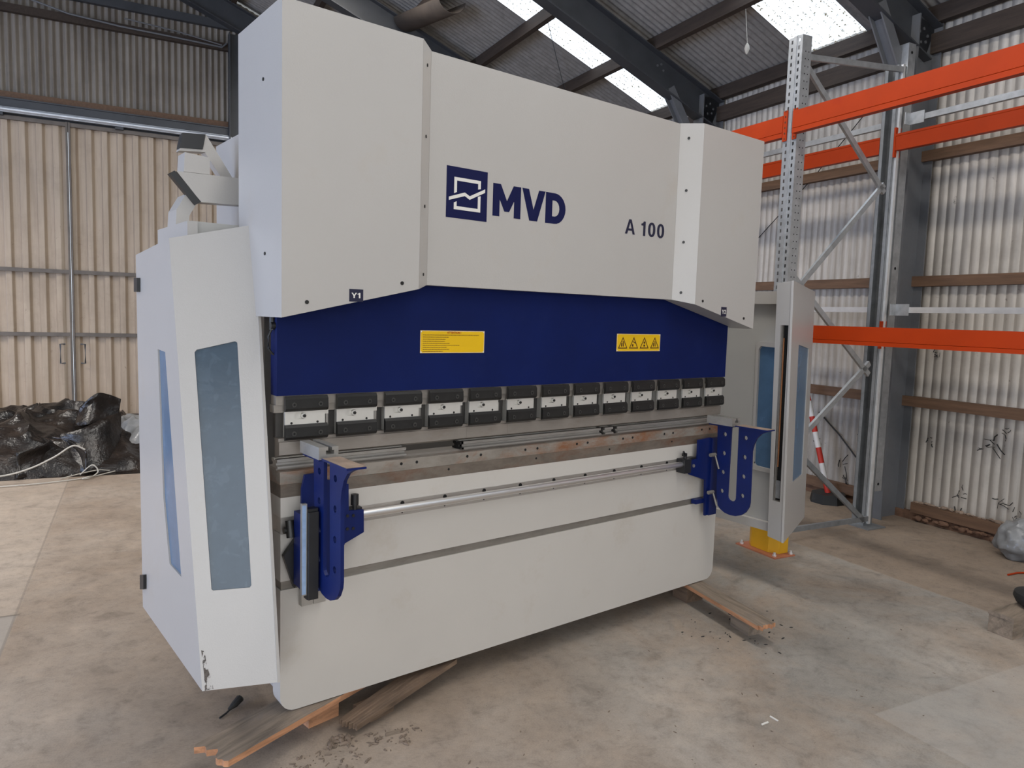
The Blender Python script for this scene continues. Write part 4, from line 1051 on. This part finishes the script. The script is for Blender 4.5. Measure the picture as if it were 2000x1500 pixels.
cc_ = PP(.02,.30,.1195); mb = MB()
prof = [(.0,0), (.09,0), (.125,.02), (.14,.05), (.135,.075), (.10,.085), (.05,.09), (0,.09)]
mb.tube([cc_+Vector((0,0,z)) for r_, z in prof[1:-1]], [r_ for r_, z in prof[1:-1]], 28); tag(mb.build('rubber_disc', 'rubber', smooth=True), 'dark round rubber disc resting on the pallet at the right edge', 'rubber disc')
mb = MB()
g = bmesh.ops.create_icosphere(mb.bm, subdivisions=4, radius=1)
for v in g['verts']:
    n_ = noise.noise(v.co*2.2)*.22+noise.noise(v.co*6)*.07; c_ = v.co*(1+n_); v.co = Vector((5.10+c_.x*.15, -.80+c_.y*.15, max(0, .13+c_.z*.15)))
tag(mb.build('plastic_sack', 'clear', smooth=True), 'crumpled grey plastic sack on the floor by the wall at the right edge', 'sack')
mb = MB(); mb.tube([(4.605,-.893,.006), (4.70,-.915,.007), (4.80,-.97,.006), (4.9,-1.05,.006)], .006, 6); tag(mb.build('orange_cord', 'orange', smooth=True), 'short orange cord lying on the floor at the right edge', 'cord')

# ================================================================ TARPAULIN HEAP
def fbm(p, o=4): 
    s_ = 0; a = 1
    for i in range(o): s_ += a*noise.noise(p); p = p*2.03+Vector((7.1, 3.3, 1.7)); a *= .5
    return s_
def ridge(p, o=3):
    s_ = 0; a = 1
    for i in range(o): s_ += a*(1-abs(noise.noise(p))*2.4); p = p*1.9+Vector((3.1, 5.3, 8.7)); a *= .45
    return s_
def heap(name, mt, cp, cq, rp_, rq, hgt, seed, n=110, sharp=.22, fscale=1.5):
    mb = MB(BF); g = []
    for j in range(n+1):
        r_ = []
        for i in range(n+1):
            u = -1+2*i/n; v = -1+2*j/n
            rr = (abs(u)**2.6+abs(v)**2.6)**(1/2.6); edge = max(0, 1-rr)
            P_ = Vector((cp+u*rp_, cq+v*rq, seed))
            wv = Vector((fbm(P_*.9), fbm(P_*.9+Vector((9,9,9))), 0))*.55
            R_ = ridge(Vector((P_.x*fscale, P_.y*fscale*.8, seed))+wv)
            env = min(1, edge*2.6)**.6
            h_ = env*hgt*(.45+.62*sharp/.22*(R_*.42)+.18*fbm(P_*1.1))
            e2 = 1+.08*noise.noise(Vector((u*3, v*3, seed)))
            r_.append(mb.bm.verts.new((cp+u*rp_*e2, cq+v*rq*e2, max(.002, h_) if edge > 0 else .002)))
        g.append(r_)
    for j in range(n):
        for i in range(n): mb.bm.faces.new([g[j][i], g[j][i+1], g[j+1][i+1], g[j+1][i]])
    o = mb.build(name, mt, smooth=True); 
    return o
h_ = heap('tarpaulin_heap', 'tarp', -1.75, 6.55, 1.75, 1.42, .56, 3.3); tag(h_, 'heap of crumpled black tarpaulin on the floor before the sliding doors', 'tarpaulin')
# folded flaps standing up out of the heap (closed curved sheets)
def flap(name, pts_bot, pts_top, mt, par_label, cat, th=.012):
    mb = MB(BF); n = len(pts_bot); v1 = []; m_ = 6
    def cr(P, t):   # catmull-rom
        k = min(int(t), len(P)-2); f_ = t-k; a, b_, c_, d_ = P[max(k-1,0)], P[k], P[k+1], P[min(k+2, len(P)-1)]
        return .5*((2*b_)+(c_-a)*f_+(2*a-5*b_+4*c_-d_)*f_*f_+(-a+3*b_-3*c_+d_)*f_**3)
    B_ = [Vector(p) for p in pts_bot]; T_ = [Vector(p) for p in pts_top]; S = 8*(n-1)
    for i in range(S+1):
        t = i*(n-1)/S; b_ = cr(B_, min(t, n-1.0001)); tt = cr(T_, min(t, n-1.0001))
        v1.append([mb.bm.verts.new(b_.lerp(tt, j/m_)+Vector((0, .05*math.sin(PI*j/m_)+.03*noise.noise(Vector((t*1.3, j*.6, 2))), 0))) for j in range(m_+1)])
    for i in range(S):
        for j in range(m_): mb.bm.faces.new([v1[i][j], v1[i+1][j], v1[i+1][j+1], v1[i][j+1]])
    return mb
mb = flap('f', [(-2.6,5.35,.03), (-2.0,5.22,.02), (-1.55,5.25,.02), (-1.2,5.2,.02), (-.95,5.3,.02)], [(-2.6,5.8,.36), (-2.0,5.75,.42), (-1.55,5.7,.40), (-1.2,5.55,.30), (-.95,5.55,.36)], 'tarp', '', '')
mb.build('tarpaulin_fold', 'tarp', h_, smooth=True, solid=.008)
mb = flap('f', [(-1.05,5.35,.05), (-.9,5.2,.02), (-.72,5.3,.02), (-.62,5.5,.02)], [(-1.15,5.55,.34), (-.95,5.5,.40), (-.75,5.65,.48), (-.62,5.9,.50)], 'tarp', '', '')
mb.build('tarpaulin_fold', 'tarp', h_, smooth=True, solid=.008)
mb = flap('f', [(-1.05,6.0,.35), (-.92,5.9,.38), (-.80,6.0,.40), (-.66,6.1,.36)], [(-1.0,6.1,.54), (-.85,6.05,.68), (-.74,6.15,.66), (-.62,6.2,.60)], 'tarp', '', '')
mb.build('tarpaulin_fold', 'tarp', h_, smooth=True, solid=.008)
mb = flap('f', [(-1.45,5.12,.02), (-1.2,5.35,.02), (-1.3,5.6,.03), (-1.05,5.5,.03), (-.9,5.15,.02)], [(-1.45,5.2,.24), (-1.22,5.4,.30), (-1.3,5.6,.32), (-1.08,5.5,.30), (-.9,5.2,.22)], 'tarp', '', '')
mb.build('tarpaulin_fold', 'tarp', h_, smooth=True, solid=.008)
g_ = heap('plastic_sheet_heap', 'clear', -.30, 6.15, .52, .55, .44, 8.8, 60, .30, 2.2); tag(g_, 'crumpled grey plastic sheet heaped beside the black tarpaulin', 'plastic sheet')
def strap(pts, r=.006):
    P = [Vector(p) for p in pts]; out = []
    for k in range(len(P)-1):
        a, b_, c_, d_ = P[max(k-1,0)], P[k], P[k+1], P[min(k+2, len(P)-1)]
        for s_ in range(6):
            f_ = s_/6; out.append(.5*((2*b_)+(c_-a)*f_+(2*a-5*b_+4*c_-d_)*f_*f_+(-a+3*b_-3*c_+d_)*f_**3))
    out.append(P[-1]); mb = MB(BF); mb.tube(out, r, 6); return mb.build('packing_strap', 'rope', smooth=True)
tag(strap([(-1.9,4.98,.07), (-1.55,4.97,.08), (-1.33,4.99,.13), (-1.14,5.02,.22), (-1.03,5.04,.295), (-.97,5.04,.31), (-.90,5.04,.27)], .008), 'pale packing strap sticking up in a kink in front of the tarpaulin', 'strap', 'packing straps')
tag(strap([(-2.0,4.95,.01), (-1.5,4.86,.012), (-1.1,4.93,.01), (-.85,5.05,.01), (-.6,5.3,.01), (-.35,5.42,.01)], .006), 'pale packing strap lying along the front of the tarpaulin', 'strap', 'packing straps')
tag(strap([(-.95,5.12,.02), (-.85,5.1,.11), (-.80,5.08,.05), (-.86,5.0,.012), (-.92,4.97,.01), (-.88,4.95,.03), (-.84,5.02,.02)], .006), 'pale packing strap in a small knot at the tarpaulin edge', 'strap', 'packing straps')
tag(strap([(-1.1,5.05,.01), (-.95,5.12,.03), (-.8,5.2,.04), (-.7,5.25,.02), (-.62,5.32,.05), (-.5,5.38,.02)], .005), 'pale packing strap tangled on the floor right of the knot', 'strap', 'packing straps')

# ================================================================ OVERHEAD THINGS
a = W(4.57, 2.62, roofz(4.57)-.03); b_ = W(4.60, 2.6, 4.20)
mb = MB(); mb.cyl(a, b_, .003, 6); o = tag(mb.build('hanging_bulb', 'rope'), 'small pale bulb holder hanging on a cord from the roof', 'hanging bulb')
mb = MB(); mb.tube([b_, b_-Vector((0,0,.02)), b_-Vector((0,0,.05)), b_-Vector((0,0,.08)), b_-Vector((0,0,.10))], [.006,.018,.025,.016,.006], 12); mb.build('bulb', 'rope', o, smooth=True)
mb = MB(BF); A_ = (3.50, 4.52, roofz(3.5)-.03); B_ = (4.55, 5.72, roofz(4.55)-.14); mb.tube([A_, tuple((A_[i]+B_[i])/2-(.02 if i == 2 else 0) for i in range(3)), B_], .004, 6)
tag(mb.build('roof_cable', 'frame'), 'thin dark cable stretched across the rooflight under the roof', 'cable')
mb = MB(BF); n = 18; r1 = []; r2 = []
A_ = Vector((2.62, 6.32, roofz(2.62)-.15)); 
for i in range(n+1):
    a_ = PI*i/n; r1.append((2.55+.16*math.cos(a_), 6.3, roofz(2.55)-.16-.14*math.sin(a_))); r2.append((2.75+.16*math.cos(a_), 5.3, roofz(2.75)-.16-.14*math.sin(a_)))
va = [mb.bm.verts.new(p) for p in r1]; vb = [mb.bm.verts.new(p) for p in r2]
for i in range(n): mb.bm.faces.new([va[i], va[i+1], vb[i+1], vb[i]])
tag(mb.build('canvas_sling', 'canvas', smooth=True, solid=.006), 'brown canvas slung under the roof above the machine', 'canvas')
# conduit on the gable
mb = MB(BF); cp_ = [(-2.3,5.62), (-1.75,5.49), (-1.2,5.37), (-.6,5.33), (0,5.32), (.68,5.30), (.74,5.36)]
mb.tube([(p, QB-.13, z+.02) for p, z in cp_], .013, 8); tag(mb.build('conduit', 'framel', smooth=True), 'long sagging grey conduit across the gable wall above the doors', 'conduit')
mb = MB(BF); mb.tube([(-.55, QB-.14, 5.46), (.1, QB-.14, 5.42), (.68, QB-.14, 5.345)], .010, 8); tag(mb.build('short_conduit', 'framel', smooth=True), 'short straight conduit just above the long one on the gable wall', 'conduit')
# thin wires on the right wall
def wallpt(u, v, p=5.42):
    d = ray(u, v); n_ = BF.to_3x3() @ Vector((1,0,0)); P0_ = W(p, 0, 0); return CAM+d*((P0_-CAM).dot(n_)/d.dot(n_))
mb = MB(); mb.tube([wallpt(1482,464), wallpt(1590,345), wallpt(1690,222)], .004, 6); tag(mb.build('wall_wire', 'hole'), 'thin dark wire running diagonally up the right wall behind the rack', 'wire')
mb = MB(); mb.tube([wallpt(1600,805), wallpt(1640,850), wallpt(1672,893)], .007, 6); tag(mb.build('wall_rod', 'rubber'), 'thin dark rod hanging slanted low on the wall behind the rack foot', 'rod')
# dry creeper bits on the wall
mb = MB(); random.seed(21)
for (u, v, s_) in [(1945,868,40), (1925,870,20), (1690,860,20), (1645,905,40), (1955,980,36), (1880,965,26), (1870,1000,20), (1600,860,18), (1985,1005,22), (1905,1030,20), (1650,940,18), (1962,845,18), (1830,690,16), (1815,860,12)]:
    for k_ in range(5):
        a = random.random()*2*PI; l = s_*random.uniform(.25, .8); p0 = (u+random.uniform(-8,8), v+random.uniform(-8,8))
        p1 = (p0[0]+l*.5*math.cos(a), p0[1]+l*.5*math.sin(a)); p2 = (p1[0]+l*.4*math.cos(a+random.uniform(-1,1)), p1[1]+l*.4*math.sin(a+random.uniform(-1,1)))
        mb.tube([wallpt(*p0, 5.425), wallpt(*p1, 5.42), wallpt(*p2, 5.425)], random.uniform(.002, .005), 5)
o = mb.build('dry_creeper', 'rubber'); tag(o, 'dead dry creeper twigs clinging to the lower right wall', 'creeper', kind='stuff')

# ================================================================ LIGHT
wd = bpy.data.worlds.new('world'); scene.world = wd; wd.use_nodes = True
wd.node_tree.nodes['Background'].inputs[0].default_value = (.82, .91, 1.0, 1); wd.node_tree.nodes['Background'].inputs[1].default_value = 2.2
def area(name, loc, target, sx, sy, power, c):
    l = bpy.data.lights.new(name, 'AREA'); l.shape = 'RECTANGLE'; l.size = sx; l.size_y = sy; l.energy = power; l.color = c
    o = bpy.data.objects.new(name, l); col.objects.link(o); o.location = loc
    o.rotation_euler = (Vector(target)-Vector(loc)).to_track_quat('-Z', 'Y').to_euler(); return o
# daylight entering through the open doorway behind the camera and the one in the left wall
area('doorway_daylight_front', W(-2.1, -7.9, 2.1), W(-2.1, 0, 1.5), 8.4, 4.0, 105, (1.0, .92, .84))
area('doorway_daylight_left', W(-9.1, .4, 2.0), W(0, .6, 1.4), 8.6, 3.7, 350, (.40, .56, 1.0))
# daylight coming down through the rooflight strips
for a, b_ in strips:
    if b_ < 3.5:
        p_ = 1.7; area('rooflight_daylight', W(p_, (a+b_)/2, roofz(p_)-.20), W(p_-.4*1, (a+b_)/2, 0), 7.0, .6, 170 if a > 0 else 45, (1.0, .95, .88))
area('rooflight_daylight', W(-5.5, -4.8, 5.6), W(-4.6, -4.8, 0), 5.0, .7, 60, (1.0, .95, .88))
area('rooflight_daylight', W(-5.5, 5.6, 5.6), W(-5.4, 5.7, 0), 5.0, .7, 300, (1.0, .94, .86)).data.spread = R(125)
scene.view_settings.view_transform = 'Standard'; scene.view_settings.look = 'None'; scene.view_settings.gamma = 1
scene.view_settings.exposure = .38; scene.view_settings.use_curve_mapping = False
scene.cycles.max_bounces = 6; scene.cycles.diffuse_bounces = 4; scene.cycles.transparent_max_bounces = 8; scene.cycles.use_denoising = True
scene.cycles.sample_clamp_indirect = 6
